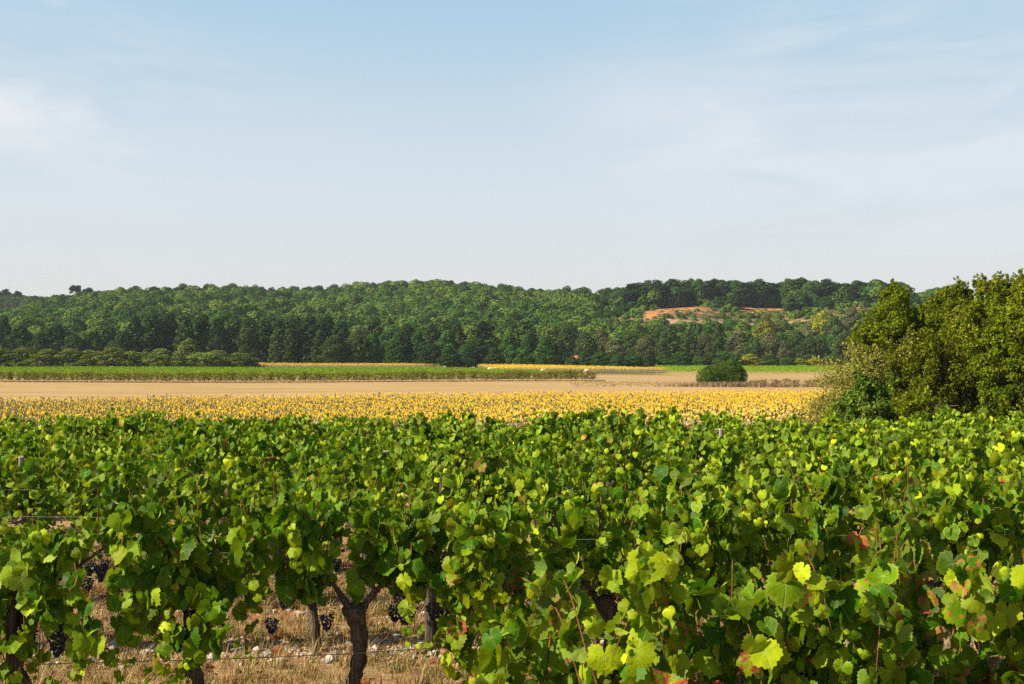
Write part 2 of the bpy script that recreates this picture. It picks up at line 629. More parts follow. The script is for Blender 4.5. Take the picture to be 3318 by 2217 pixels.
def leaf_template(n, ring, seed, curl=.18, fold=.16):
    r = np.random.default_rng(seed)
    ang = np.linspace(-178, 178, n)
    base = np.interp(np.abs(ang), [0, 14, 28, 42, 55, 70, 85, 100, 118, 140, 158, 170, 178], [1.0, .94, .83, .84, .93, .90, .81, .79, .83, .75, .64, .44, .12])
    if n >= 24:
        base = base * (1 + .06 * np.where(np.arange(n) % 2 == 0, 1, -1)) * (1 + r.normal(0, .02, n))
    a = np.radians(ang)
    o = np.stack([np.sin(a) * base, np.cos(a) * base], -1)
    veinmask = np.maximum.reduce([np.exp(-((np.abs(ang) - c) / (9 if n >= 24 else 14)) ** 2) for c in (0, 55, 115)])
    P = [np.zeros((1, 2))]
    U = [np.array([[0, 0, 1.0]])]
    if ring:
        P.append(o * .5)
        U.append(np.stack([np.full(n, .5), ang / 180, veinmask], -1))
    P.append(o)
    U.append(np.stack([np.full(n, 1.0), ang / 180, veinmask], -1))
    P = np.vstack(P)
    rr = np.linalg.norm(P, axis=1)
    th = np.arctan2(P[:, 0], P[:, 1])
    ph = r.uniform(0, 6.28)
    z = fold * np.abs(P[:, 0]) - curl * rr ** 2 + .07 * np.sin(th * 3 + ph) * rr + .05 * np.sin(th * 5 + ph * 2) * rr ** 2
    V = np.column_stack([P, z])
    i = np.arange(n - 1)
    F = []
    if ring:
        F.append(np.stack([np.zeros(n - 1, int), 1 + i + 1, 1 + i], -1))
        F.append(np.stack([1 + i, 2 + i, 1 + n + i + 1, 1 + n + i], -1))
    else:
        F.append(np.stack([np.zeros(n - 1, int), 1 + i + 1, 1 + i], -1))
    return V, F, np.vstack(U)


LEAF_HI = [leaf_template(37, True, 1, .30, .34), leaf_template(37, True, 2, .50, .14), leaf_template(37, True, 3, .10, .50), leaf_template(37, True, 4, -.22, .10), leaf_template(37, True, 5, .60, .05), leaf_template(37, True, 6, .45, .45), leaf_template(37, True, 7, .25, -.28)]
LEAF_LO = [leaf_template(17, True, 11, .32, .25), leaf_template(17, True, 12, .05, .45), leaf_template(17, True, 13, .5, .08), leaf_template(17, True, 14, .3, -.25)]


def place(templ, pos, nrm, tip, size, r, tint, mb):
    """put leaves: nrm = upper side, tip = direction of the point"""
    ez = unit(nrm)
    ey = unit(tip - (tip * ez).sum(-1, keepdims=True) * ez)
    ex = np.cross(ey, ez)
    which = r.integers(0, len(templ), len(pos))
    for k, (V, F, U) in enumerate(templ):
        s = np.where(which == k)[0]
        if not len(s):
            continue
        R = np.stack([ex[s], ey[s], ez[s]], -1)                    # columns
        asp = r.uniform(.88, 1.12, (len(s), 1, 1)) * np.array([1, 0, 0]) + np.array([0, 1, 1])
        W = (V[None] * asp * np.array([1, 1, 1.0]))
        W[:, :, 2] *= r.uniform(.5, 1.5, (len(s), 1))
        P = np.einsum('nij,nvj->nvi', R, W) * size[s][:, None, None] + pos[s][:, None, :]
        nv = len(V)
        off = (np.arange(len(s)) * nv)[:, None, None]
        mb.add(P.reshape(-1, 3), [(f[None] + off).reshape(-1, f.shape[1]) for f in F],
               tint=np.repeat(tint[s], nv, 0), leafuv=np.tile(U, (len(s), 1)))


def vine_shoots(r, top, half, hang, n, low=.72, rag=1.0):
    """centre lines of the shoots, in the vine's own axes (x along the row)"""
    S = []
    xs = np.linspace(-half, half, n) + r.normal(0, .08, n)
    for i, xb in enumerate(xs):
        side = -1 if (i % 2 == 0) else 1
        side = side if r.random() < .85 else -side
        tz = top * (1 - .20 * rag * r.random() + .05 * rag)
        lean = r.normal(0, .12)
        yb = r.normal(0, .03)
        k = [(xb, yb, low + r.uniform(-.05, .05)), (xb + lean * .4, yb + side * .04, low + .45 * (tz - low)), (xb + lean * .8, yb + side * r.uniform(.04, .14), tz - .06)]
        u = r.random()
        if u < .42:                                                # free upright tip
            k.append((xb + lean, k[-1][1] + side * .05, tz + r.uniform(.04, .05 + .15 * rag)))
        else:
            drop = r.uniform(.10, .35) + hang * r.uniform(.1, 1.0) * (tz - .3)
            ow = r.uniform(.10, .26)
            k.append((xb + lean * 1.2, side * ow, tz - .02 - .2 * drop))
            k.append((xb + lean * 1.5 + r.normal(0, .05), side * (ow + .08), max(.12, tz - drop)))
        S.append(np.array(k))
    for i in range(int(round(hang * 8))):                           # low side shoots that trail to the ground
        xb = r.uniform(-half, half)
        side = -1 if r.random() < .6 else 1
        S.append(np.array([(xb, 0, low), (xb + r.normal(0, .05), side * .16, low + .12), (xb + r.normal(0, .1), side * .28, low - .10), (xb + r.normal(0, .12), side * .33, max(.08, low - r.uniform(.3, .65)))]))
    return S


def vine_leaves(r, S, size, dens, yellow, red, templ, step=.062):
    pos, nrm, tip, sz, tn = [], [], [], [], []
    for K in S:
        P = spline(K, step)
        T = unit(np.gradient(P, axis=0))
        m = len(P)
        ag = np.linspace(0, 1, m)
        for i in range(m):
            for q in range(1 + (r.random() < dens) + (r.random() < dens * .5)):
                if ag[i] < .06 and r.random() < .7:
                    continue
                sgn = np.sign(P[i, 1]) if abs(P[i, 1]) > .04 else (1 if r.random() < .5 else -1)
                pd = np.array([r.normal(0, .8), sgn * r.uniform(.1, 1.0), r.normal(.2, .35)])
                pd /= np.linalg.norm(pd)
                ln = r.uniform(.025, .075) * (1.2 if q else 1.0)
                p = P[i] + pd * ln
                n = np.array([r.normal(-.08, .55), sgn * r.uniform(.25, 1.0), r.uniform(-.10, .62)])
                if r.random() < .10:
                    n = r.normal(0, 1, 3)
                t = np.array([r.normal(0, .45), sgn * .25, -1.0 + r.normal(0, .25)])
                fade = 1 - .62 * max(0, (ag[i] - .62) / .38)
                s = size * r.choice([.62, .78, .9, 1.0, 1.1, 1.25]) * r.uniform(.9, 1.1) * fade
                pos.append(p)
                nrm.append(n)
                tip.append(t)
                sz.append(s)
                yl = np.clip(yellow * 1.5 * r.random() ** 1.6 + .45 * max(0, (ag[i] - .7) / .3) * r.uniform(.3, 1.2) + (.45 if r.random() < yellow * .10 else 0), 0, 1)
                rd = r.uniform(.4, 1.0) if r.random() < red * .8 else r.uniform(0, .25)
                tn.append((yl, r.random(), rd, r.random() ** 2))
    return [np.array(v) for v in (pos, nrm, tip, sz, tn)]


def vine_trunk(r, head=.68, thick=.033, arms=True, lean=0.0):
    mb = MB()
    k = [(-lean, 0, -.05), (-lean * .8 + r.normal(0, .02), r.normal(0, .02), .18), (-lean * .3 + r.normal(0, .03), r.normal(0, .02), .42), (r.normal(0, .015), 0, head)]
    P = spline(k, .035)
    R = np.interp(np.linspace(0, 1, len(P)), [0, .12, .6, .85, 1], [1.35, 1.0, .95, 1.35, 1.5]) * thick * (1 + r.normal(0, .07, len(P)))
    mb.add(*tube(P, R, 12, .10, r))
    if arms:
        for s in (-1, 1):
            q = [(0, 0, head - .10), (s * .07, r.normal(0, .02), head + .02), (s * .15, r.normal(0, .03), head + .10 + r.normal(0, .02)), (s * r.uniform(.22, .36), r.normal(0, .03), head + .13 + r.normal(0, .03))]
            Q = spline(q, .03)
            mb.add(*tube(Q, np.linspace(.75, .22, len(Q)) * thick * (1 + r.normal(0, .08, len(Q))), 8, .10, r))
    return mb.mesh('trunk', M_VINEBARK, True)


ICO1, ICOF1 = ico(2)


def bunch_mesh(seed, n=56, green=.0):
    r = np.random.default_rng(seed)
    mb = MB()
    L = r.uniform(.11, .15)
    for i in range(n):
        t = (i + .5) / n
        rad = .052 * (1 - t) ** .55 * (1 if t > .12 else .7)
        a = i * 2.4
        p = np.array([math.cos(a) * rad, math.sin(a) * rad, -t * L]) + r.normal(0, .004, 3)
        c = (.012, .012, .028, 1) if r.random() > green else [(.12, .20, .05, 1), (.10, .035, .06, 1), (.045, .05, .10, 1)][r.integers(0, 3)]
        mb.add(ICO1 * .0092 * r.uniform(.85, 1.15) + p, ICOF1, tint=np.tile(c, (len(ICO1), 1)))
    V, F = tube([(0, 0, .05), (.004, 0, .0), (0, 0, -L * .7)], .0022, 5)
    mb.add(V, F, tint=np.tile((.16, .10, .04, 1), (len(V), 1)))
    return mb.mesh('grape_bunch', M_GRAPE, True)


BUNCH = [bunch_mesh(1), bunch_mesh(2, 64), bunch_mesh(3, 46), bunch_mesh(4, 54, .55)]


def foliage_mesh(r, S, size, dens, yellow, red, templ, step=.062):
    mb = MB()
    p, n, t, s, c = vine_leaves(r, S, size, dens, yellow, red, templ, step)
    place(templ, p, n, t, s, r, c, mb)
    return mb.mesh('foliage', M_LEAF, True)


def cane_mesh(K, r):
    P = spline(K, .06)
    V, F = tube(P, np.linspace(.0055, .002, len(P)), 5)
    return mesh('cane', V, F, M_CANE, None, True)


def near_vine(x, y, rz, seed, label, group, top=1.4, half=.5, hang=.3, n=11, size=.088, dens=.35, yellow=.25, red=.05, head=.68, thick=.042, bunches=4, canes=99, lean=0.0, low=None, green=0, templ=LEAF_HI, arms=True):
    r = np.random.default_rng(seed)
    t = tag(obj('grape_vine', None, None, (x, y, float(ground_z(x, y))), rz), label, 'grape vine', group)
    obj('trunk', vine_trunk(r, head, thick, arms, lean), t)
    S = vine_shoots(r, top, half, hang, n, low or head + .04)
    obj('foliage', foliage_mesh(r, S, size, dens, yellow, red, templ), t)
    for K in S[:canes]:
        obj('cane', cane_mesh(K, r), t)
    for b in range(bunches):
        obj('grape_bunch', BUNCH[3 if (green and b < green) else r.integers(0, 3)], t, (r.uniform(-half, half), r.choice([-1, 1]) * r.uniform(.03, .14), head + r.uniform(-.10, .10)), r.uniform(0, 6), r.uniform(.75, 1.05))
    return t


# rows: (distance straight ahead, slope to the right)
ROWS = {1: (8.30, .19), 2: (9.90, .08), 3: (11.5, .02), 4: (13.1, 0), 5: (14.7, 0), 6: (16.2, 0), 7: (17.7, 0), 8: (19.2, 0), 9: (20.7, .0)}
RN = {0: 'nearest', 1: 'first full', 2: 'second full', 3: 'third full', 4: 'fourth full', 5: 'fifth full', 6: 'sixth full', 7: 'seventh full', 8: 'eighth full', 9: 'ninth and last'}


def row_y(k, x):
    return ROWS[k][0] + ROWS[k][1] * x


G = 'grape vines of the near vineyard'
# the nearest row only begins right of the middle; its big leaves fill the lower right corner
for i, (x, y, top, hang, n, yl, rd, lab) in enumerate([
        (.22, 5.55, 1.20, .5, 8, .40, .06, 'low grape vine with sunlit yellowish leaves at the bottom centre edge, beginning the nearest row'),
        (.72, 5.35, 1.47, .5, 9, .50, .34, 'near grape vine with large dark leaf and yellow and red edged leaves before pale post'),
        (1.42, 5.50, 1.32, .5, 9, .35, .05, 'dark leaved near grape vine low in the nearest row, between two reddened vines'),
        (1.98, 5.70, 1.49, .6, 10, .42, .55, 'near grape vine with crimson and yellow autumn leaves at its top, lower right'),
        (2.62, 5.60, 1.33, .5, 8, .30, .06, 'near grape vine with broad dull green leaves in the bottom right corner')]):
    near_vine(x, y, .05, 100 + i, lab, G, top=top, half=.34, hang=hang, n=n, size=.072, dens=.65, yellow=yl, red=rd, bunches=5, low=.72, green=3 if i == 0 else 0)
row1 = [  # x, top, half, hang, shoots, label
    (-3.75, 1.16, .26, .8, 7, 'grape vine cut by the left picture edge with dark bunches beneath'),
    (-3.02, 1.26, .20, 1.0, 9, 'bushy grape vine trailing leaves to stony soil, left of the ground gap, front row'),
    (-2.02, 1.38, .28, .9, 11, 'dense leafy grape vine covering its trunk, left of the bare gnarled trunk'),
    (-1.02, 1.42, .62, .06, 16, 'old grape vine on a thick dark gnarled trunk standing in open dry grass'),
    (-.22, 1.30, .26, 1.0, 9, 'grape vine hanging a bright green curtain of leaves right of the bare gnarled trunk'),
    (.62, 1.38, .40, .6, 11, 'grape vine in first full row behind the bottom centre low vine'),
    (1.50, 1.42, .45, .6, 12, 'grape vine in first full row behind the pale slim post'),
    (2.45, 1.40, .48, .5, 11, 'grape vine in first full row behind the crimson leaved vine'),
    (3.40, 1.42, .48, .5, 11, 'grape vine in first full row at the right picture edge'),
]
for i, (x, top, half, hang, n, lab) in enumerate(row1):
    bare = i == 3
    near_vine(x, row_y(1, x), math.atan(ROWS[1][1]), 200 + i, lab, G, top=top, half=half, hang=hang, n=n, size=.072, dens=.60 if not bare else .75,
              yellow=[.3, .35, .28, .22, .55, .4, .4, .4, .4][i], red=.06, head=.70, thick=.047 if bare else .040, bunches=8 if bare else 4, low=.76 if bare else None, green=1 if bare else 0)
for k in (2, 3):
    y0, sl = ROWS[k]
    xs = np.arange(-.43 * y0 - .3, .44 * y0 + .6, 1.0)
    for i, x in enumerate(xs):
        r = np.random.default_rng(300 * k + i)
        x = x + r.normal(0, .08)
        gap = k == 2 and i in (1,)
        near_vine(x, row_y(k, x), math.atan(sl), 1000 * k + i, 'grape vine in %s vine row, %s from the left picture edge' % (RN[k], nth(i + 1)), G,
                  top=1.40 + r.uniform(-.20, .10) - (.22 if gap else 0), half=.34 if gap else r.uniform(.30, .42), hang=r.uniform(0, .08) if x < 0 else r.uniform(.2, .6), n=7 if gap else 9, size=.066, dens=.85,
                  yellow=r.uniform(.25, .5) + (.14 if x > 0 else 0), red=.05, bunches=5, canes=99 if k == 2 else 6, low=.84 if x < 0 else None, lean=r.normal(0, .16), templ=LEAF_HI if k == 2 else LEAF_LO)
# farther rows: ten kinds, copied
PROTO = []
for i in range(10):
    r = np.random.default_rng(500 + i)
    S = vine_shoots(r, 1.44, r.uniform(.34, .46), r.uniform(.05, .5), 9, .72, .8)
    PROTO.append((vine_trunk(r, .68, .036, True, r.normal(0, .08)), foliage_mesh(r, S, .065, .85, .27 + .038 * i, .045, LEAF_LO, .066)))
PROTO_R = {}
for k in range(4, 10):
    y0, sl = ROWS[k]
    xs = np.arange(-.43 * y0 - .4, .43 * y0 + .9, .98)
    for i, x in enumerate(xs):
        r = np.random.default_rng(700 * k + i)
        x = x + r.normal(0, .09)
        # the right half of the block is a little yellower than the left
        p = int(np.clip(r.normal(4 + 3 * x / (.42 * y0), 2.0), 0, 9))
        t = tag(obj('grape_vine', None, None, (x, row_y(k, x) + r.normal(0, .05), float(ground_z(x, y0))), (PI if r.random() < .5 else 0) + r.normal(0, .06)),
                'grape vine in %s vine row, %s from the left picture edge' % (RN[k], nth(i + 1)), 'grape vine', G)
        t.scale = (1, 1, r.uniform(.92, 1.07))
        obj('trunk', PROTO[p][0], t)
        f = obj('foliage', PROTO[p][1], t)

# trellis posts: photo column, row, top height, radius, material
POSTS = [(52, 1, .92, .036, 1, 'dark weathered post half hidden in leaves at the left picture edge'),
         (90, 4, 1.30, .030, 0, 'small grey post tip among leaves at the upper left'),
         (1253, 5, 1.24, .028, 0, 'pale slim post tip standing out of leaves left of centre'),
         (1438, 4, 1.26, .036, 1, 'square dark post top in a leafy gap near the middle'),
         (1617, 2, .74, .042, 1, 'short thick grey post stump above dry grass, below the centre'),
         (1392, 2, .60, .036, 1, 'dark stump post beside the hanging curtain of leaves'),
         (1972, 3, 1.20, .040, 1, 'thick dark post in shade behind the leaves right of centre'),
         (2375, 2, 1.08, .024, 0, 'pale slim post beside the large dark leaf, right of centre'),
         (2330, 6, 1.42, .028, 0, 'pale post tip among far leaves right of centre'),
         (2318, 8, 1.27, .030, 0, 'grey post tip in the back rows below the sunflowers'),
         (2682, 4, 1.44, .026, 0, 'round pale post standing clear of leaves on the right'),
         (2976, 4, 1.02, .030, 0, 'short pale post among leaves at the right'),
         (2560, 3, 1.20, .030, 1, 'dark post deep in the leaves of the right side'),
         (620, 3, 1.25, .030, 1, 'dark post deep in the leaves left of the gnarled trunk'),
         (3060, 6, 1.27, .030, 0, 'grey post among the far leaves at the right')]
for px, k, h, rad, dk, lab in POSTS:
    y = ROWS[k][0] / (1 - ROWS[k][1] * (px - CX) / FOC)
    x = X(px, y)
    r = np.random.default_rng(px)
    V, F = tube([(0, 0, -.2), (.004, 0, h * .5), (.0, .004, h - .01), (0, 0, h)], [rad, rad * 1.02, rad * .98, rad * .86], 10, .05, r)
    tag(obj('trellis_post', mesh('trellis_post', V, F, M_POSTDARK if dk else M_POST, None, False), None, (x, y - (.05 if h < 1.2 else .16), float(ground_z(x, y)))), lab, 'post', 'posts of the vine trellis')
WN = {.74: 'lowest', .40: 'drip line', 1.08: 'middle', 1.34: 'top'}
for k, hs in {1: (.40, .74, 1.08), 2: (.74, 1.08), 3: (.74, 1.10)}.items():
    for h in hs:
        y0, sl = ROWS[k]
        r = np.random.default_rng(int(k * 100 + h * 10))
        xs = np.linspace(-.5 * y0, .5 * y0, 60)
        P = np.stack([xs, y0 + sl * xs - .012, h + .012 * np.sin(xs * 1.7 + k) + r.normal(0, .0015, 60)], -1)
        V, F = tube(P, .0019 if h > .5 else .003, 5)
        nm = 'lower irrigation' if h < .5 else ('fruiting' if h < .8 else ('middle' if h < 1.2 and h != 1.18 else 'upper'))
        tag(obj('trellis_wire', mesh('trellis_wire', V, F, M_WIRE, None, True)), 'thin rusty %s wire stretched along the %s vine row' % (nm, RN[k]), 'wire', 'wires of the vine trellis')

# ------------------------------------------------------------------ dry grass, weeds, stones and fallen leaves between the rows
M_STRAW = tint_material('dry_grass', .85, .1, .25)
M_STONE = tint_material('limestone_pebble', .9, .15)


def grass(name, n, region, hgt, pal, seed, tuft=9, label=''):
    r = np.random.default_rng(seed)
    nt_ = n // tuft
    cx, cy_ = region(r, nt_)
    cx, cy_ = np.repeat(cx, tuft), np.repeat(cy_, tuft)
    m = len(cx)
    ci = np.repeat(r.integers(0, len(pal), nt_), tuft)
    x = cx + r.normal(0, .035, m)
    y = cy_ + r.normal(0, .035, m)
    h = hgt * r.uniform(.35, 1.25, m)
    a = r.uniform(0, 2 * PI, m)
    ln = r.uniform(.15, 1.3, m) * h
    wd = r.uniform(.0018, .0038, m)
    z = ground_z(x, y)
    b = np.stack([x, y, z], -1)
    d = np.stack([np.cos(a), np.sin(a), 0 * a], -1)
    s = np.stack([-np.sin(a), np.cos(a), 0 * a], -1) * wd[:, None]
    mid = b + d * (ln * .35)[:, None] + np.stack([0 * a, 0 * a, h * .6], -1)
    tipp = b + d * ln[:, None] + np.stack([0 * a, 0 * a, h], -1)
    V = np.stack([b - s, b + s, mid - s * .8, mid + s * .8, tipp], 1).reshape(-1, 3)
    o = (np.arange(m) * 5)[:, None]
    colr = np.array(pal)[ci] * r.uniform(.6, 1.25, (m, 1))
    colr = np.column_stack([colr, np.ones(m)])
    return mesh(name, V, [np.array([[0, 1, 3, 2]]) + o[:, :, None].reshape(-1, 1), np.array([[2, 3, 4]]) + o], M_STRAW, {'tint': np.repeat(colr, 5, 0)})


def near_region(r, n):
    y = np.sqrt(r.uniform(6.6 ** 2, 15.0 ** 2, n))
    return r.uniform(-.46, .46, n) * y, y


STRAW = [(.50, .35, .16), (.40, .25, .10), (.56, .41, .20), (.36, .21, .08), (.30, .28, .08)]
tag(obj('dry_grass', grass('dry_grass', 90000, near_region, .09, STRAW, 5)), 'dry straw coloured grass under and between the vines', None, None, 'stuff')
tag(obj('tall_dry_grass', grass('tall_dry_grass', 16000, near_region, .19, [(.52, .40, .20), (.44, .32, .14), (.40, .36, .13)], 15, 34)), 'taller tufts of bleached grass between the vine rows', None, None, 'stuff')
tag(obj('green_weeds', grass('green_weeds', 14000, lambda r, n: (lambda a: (a[0] + np.sin(a[1] * 5) * .2, a[1]))(near_region(r, n)), .07, [(.10, .17, .03), (.16, .22, .05), (.22, .24, .07)], 6, 14)), 'sparse green weeds growing among the dry grass', None, None, 'stuff')


def stones():
    r = np.random.default_rng(8)
    I0, IF0 = ico(1)
    n = 13000
    k = r.choice([1, 2, 2, 2, 3, 4], n)
    x = r.uniform(-6, 6, n)
    y = np.array([ROWS[q][0] + ROWS[q][1] * xx for q, xx in zip(k, x)]) + r.normal(0, .20, n) + .1
    s = r.uniform(.008, .028, n) * np.where(r.random(n) < .14, 1.8, 1)
    J = 1 + r.normal(0, .16, (n, len(I0), 1))
    P = I0[None] * J * s[:, None, None] * r.uniform(.6, 1.3, (n, 1, 3)) * np.array([1, 1, .7]) + np.stack([x, y, ground_z(x, y) + s * .3], -1)[:, None, :]
    pal = np.array([(.52, .47, .40), (.62, .56, .48), (.42, .30, .20), (.45, .22, .12), (.34, .32, .30)])
    c = pal[r.integers(0, 5, n)] * r.uniform(.75, 1.2, (n, 1))
    o = (np.arange(n) * len(I0))[:, None, None]
    return mesh('pebbles', P.reshape(-1, 3), (IF0[None] + o).reshape(-1, 3), M_STONE, {'tint': np.repeat(np.column_stack([c, np.ones(n)]), len(I0), 0)})


tag(obj('pebbles', stones()), 'pale limestone pebbles strewn along the foot of the vines', None, None, 'stuff')


def fallen():
    r = np.random.default_rng(9)
    n = 1500
    mb = MB()
    x, y = near_region(r, n)
    pos = np.stack([x, y, ground_z(x, y) + r.uniform(.008, .03, n)], -1)
    nrm = np.column_stack([r.normal(0, .5, (n, 2)), np.ones(n)])
    c = np.array([(.36, .12, .045), (.42, .19, .08), (.24, .10, .05), (.46, .29, .13)])[r.integers(0, 4, n)]
    place(LEAF_LO, pos, nrm, r.normal(0, 1, (n, 3)), r.uniform(.03, .07, n), r, np.column_stack([c, np.ones(n)]), mb)
    return mb.mesh('fallen_leaves', M_STRAW)


tag(obj('fallen_leaves', fallen()), 'fallen rust brown vine leaves lying on the soil', None, None, 'stuff')

# ------------------------------------------------------------------ sunflowers
M_SUN = tint_material('sunflower', .7, .15, .15)


def sunflower_geo(r, full=True, stage=0.0):
    """one plant: stem, drooping leaves, a head turned down and towards the light; stage 0 bloom .. 1 faded"""
    mb = MB()
    h = r.uniform(1.35, 1.75)
    green = np.array((.32, .35, .17)) * r.uniform(.8, 1.2) * (1 - stage) + np.array((.40, .36, .13)) * stage
    V, F = tube([(0, 0, 0), (.01, 0, h * .6), (.02, .0, h)], [.017, .014, .011], 3, caps=False)
    mb.add(V, F, tint=np.tile((*(green * .9), 1), (len(V), 1)))
    nl = 7 if full else 5
    for i in range(nl):
        z = h * (.38 + .54 * i / nl)
        a = i * 2.4 + r.uniform(0, .8)
        d = np.array([math.cos(a), math.sin(a), 0])
        s = np.array([-d[1], d[0], 0])
        L, W = r.uniform(.18, .28), r.uniform(.07, .12)
        b = np.array([0, 0, z])
        P = np.array([b, b + d * L * .5 + s * W + (0, 0, .03), b + d * L + (0, 0, -.14), b + d * L * .5 - s * W + (0, 0, .03)])
        gc = green * r.uniform(.75, 1.15) if r.random() > .32 + stage * .3 else np.array((.44, .35, .17))
        mb.add(P, np.array([[0, 1, 2, 3]]), tint=np.tile((*gc, 1), (4, 1)))
    az_ = RA(-136) + r.normal(0, .55)
    dn = unit(np.array([math.sin(az_), math.cos(az_), r.uniform(-.55, .30)]))
    c0 = np.array([.02, 0, h]) + dn * .06
    u = unit(np.cross(dn, (0, 0, 1.)))
    v = np.cross(u, dn)
    n = 12 if full else 8
    R = r.uniform(.08, .126)
    ang = np.arange(n) / n * 2 * PI
    pet = (np.array((.74, .48, .014)) * (1 - stage) + np.array((.58, .46, .10)) * stage) * r.uniform(.8, 1.15)
    rim = c0 + (np.cos(ang)[:, None] * u + np.sin(ang)[:, None] * v) * (R * (1 + .12 * np.where(np.arange(n) % 2, 1, -1)))[:, None] - dn * .02
    inn = c0 + (np.cos(ang)[:, None] * u + np.sin(ang)[:, None] * v) * R * .45
    j = np.arange(n)
    mb.add(np.vstack([inn, rim]), np.stack([j, (j + 1) % n, n + (j + 1) % n, n + j], -1), tint=np.tile((*pet, 1), (2 * n, 1)))
    dk = np.array((.20, .10, .02)) if r.random() < .4 else np.array((.50, .27, .01))
    mb.add(np.vstack([c0 + dn * .012, inn]), np.stack([np.zeros(n, int), 1 + j, 1 + (j + 1) % n], -1), tint=np.tile((*dk, 1), (n + 1, 1)))
    back = np.vstack([c0 - dn * .05, c0 + (np.cos(ang)[:, None] * u + np.sin(ang)[:, None] * v) * R * .8 - dn * .022])
    mb.add(back, np.stack([np.zeros(n, int), 1 + (j + 1) % n, 1 + j], -1), tint=np.tile((*(green * 1.15), 1), (n + 1, 1)))
    V = np.concatenate(mb.V)
    return V, {q: np.concatenate(f) for q, f in mb.F.items()}, np.concatenate(mb.A['tint'])


def scatter(name, protos, which, pts, rz, sc, material):
    mb = MB()
    for k, (V, F, T) in enumerate(protos):
        s = np.where(which == k)[0]
        if not len(s):
            continue
        c, sn = np.cos(rz[s]), np.sin(rz[s])
        W = V[None] * sc[s][:, None, None]
        P = np.stack([W[:, :, 0] * c[:, None] - W[:, :, 1] * sn[:, None], W[:, :, 0] * sn[:, None] + W[:, :, 1] * c[:, None], W[:, :, 2]], -1) + pts[s][:, None, :]
        o = (np.arange(len(s)) * len(V))[:, None, None]
        mb.add(P.reshape(-1, 3), [(f[None] + o).reshape(-1, f.shape[1]) for f in F.values()], tint=np.tile(T, (len(s), 1)))
    return mb.mesh(name, material)


_r = np.random.default_rng(21)
SF_LO = [sunflower_geo(_r, False, 0.0 if i < 6 else 1.0) for i in range(10)]
SF_HI = [sunflower_geo(_r, True, 0.0 if i < 5 else 1.0) for i in range(8)]


def rows_in(poly_test, x0, x1, y0, y1, dr, dp, ang, r):
    """plant rows at an angle"""
    L = max(x1 - x0, y1 - y0) * 1.6
    n, m = int(L / dr), int(L / dp)
    i, j = np.meshgrid(np.arange(n) * dr - L / 2, np.arange(m) * dp - L / 2, indexing='ij')
    i = i.ravel() + r.normal(0, .10, n * m)
    j = j.ravel() + r.normal(0, .13, n * m)
    c, s = math.cos(ang), math.sin(ang)
    x = (x0 + x1) / 2 + i * c - j * s
    y = (y0 + y1) / 2 + i * s + j * c
    k = poly_test(x, y)
    return x[k], y[k]


def sf_test(x, y):
    px = PX(x, y)
    far = 131 + np.clip(px, -200, 3318) / 3318 * 29 + 1.2 * np.sin(x * .3)
    return (y > 84) & (y < far) & (px > -160) & (px < 2960)


x, y = rows_in(sf_test, -70, 62, 84, 165, .56, .55, RA(22), _r)
z = ground_z(x, y)
px, py = PX(x, y), HZ - (z + 1.5 - HC) / y * FOC
# faded towards the near right corner, in bloom elsewhere
fade = np.clip((px - 1300) / 1500, 0, 1) * np.clip((118 - y) / 26, 0, 1) + _r.normal(0, .16, len(x))
st = (fade > .33)
vis = np.where((py < 1347) & (px > 5) & (px < 2640))[0]
near = vis[np.argsort(y[vis])[:300]]
sel = np.zeros(len(x), bool)
sel[near] = True
rest = np.where(~sel & (py < 1372))[0]
wh = np.where(st, _r.integers(6, 10, len(x)), _r.integers(0, 6, len(x)))
tag(obj('sunflower_field', scatter('sunflower_field', SF_LO, wh[rest], np.stack([x, y, z], -1)[rest], _r.normal(0, .25, len(rest)), _r.uniform(.92, 1.08, len(rest)), M_SUN)),
    'broad field of yellow sunflowers beyond the near vineyard', None, None, 'stuff')
SFM = []
for V, F, T in SF_HI:
    SFM.append(mesh('sunflower', V, list(F.values()), M_SUN, {'tint': T}))
for i in near:
    k = int(_r.integers(5, 8) if st[i] else _r.integers(0, 5))
    tag(obj('sunflower', SFM[k], None, (x[i], y[i], z[i]), float(_r.normal(0, .25)), float(_r.uniform(.92, 1.08))),
        'faded straw yellow sunflower at the front edge of the sunflower field' if st[i] else 'bright yellow sunflower in bloom at the front edge of the sunflower field', 'sunflower', 'faded sunflowers at the field edge' if st[i] else 'blooming sunflowers at the field edge')


def inpoly(poly):
    P = np.array(poly, float)

    def f(x, y):
        c = np.zeros(len(x), bool)
        for i in range(len(P)):
            (x1, y1), (x2, y2) = P[i], P[i - 1]
            c ^= ((y1 > y) != (y2 > y)) & (x < (x2 - x1) * (y - y1) / (y2 - y1 + 1e-12) + x1)
        return c
    return f


def far_sunflowers(name, poly, label, seed, lift=0.0):
    r = np.random.default_rng(seed)
    P = np.array(poly)
    x, y = rows_in(inpoly(poly), P[:, 0].min(), P[:, 0].max(), P[:, 1].min(), P[:, 1].max(), 1.0, .55, RA(15), r)
    z = ground_z(x, y) + lift
    tag(obj(name, scatter(name, SF_LO[:6], r.integers(0, 6, len(x)), np.stack([x, y, z], -1), r.normal(0, .25, len(x)), r.uniform(.95, 1.1, len(x)), M_SUN)), label, None, None, 'stuff')


far_sunflowers('sunflower_strip', [(X(1610, 296), 296), (X(2175, 290), 290), (X(2120, 306), 306), (X(1900, 345), 345), (X(1660, 385), 385), (X(1545, 385), 385)], 'bright yellow strip of sunflowers behind the distant hay bales', 31)
far_sunflowers('sunflower_strip', [(X(800, 352), 352), (X(1430, 352), 352), (X(1300, 385), 385), (X(810, 392), 392)], 'thin yellow line of sunflowers above the distant green vines, left of centre', 32, .45)

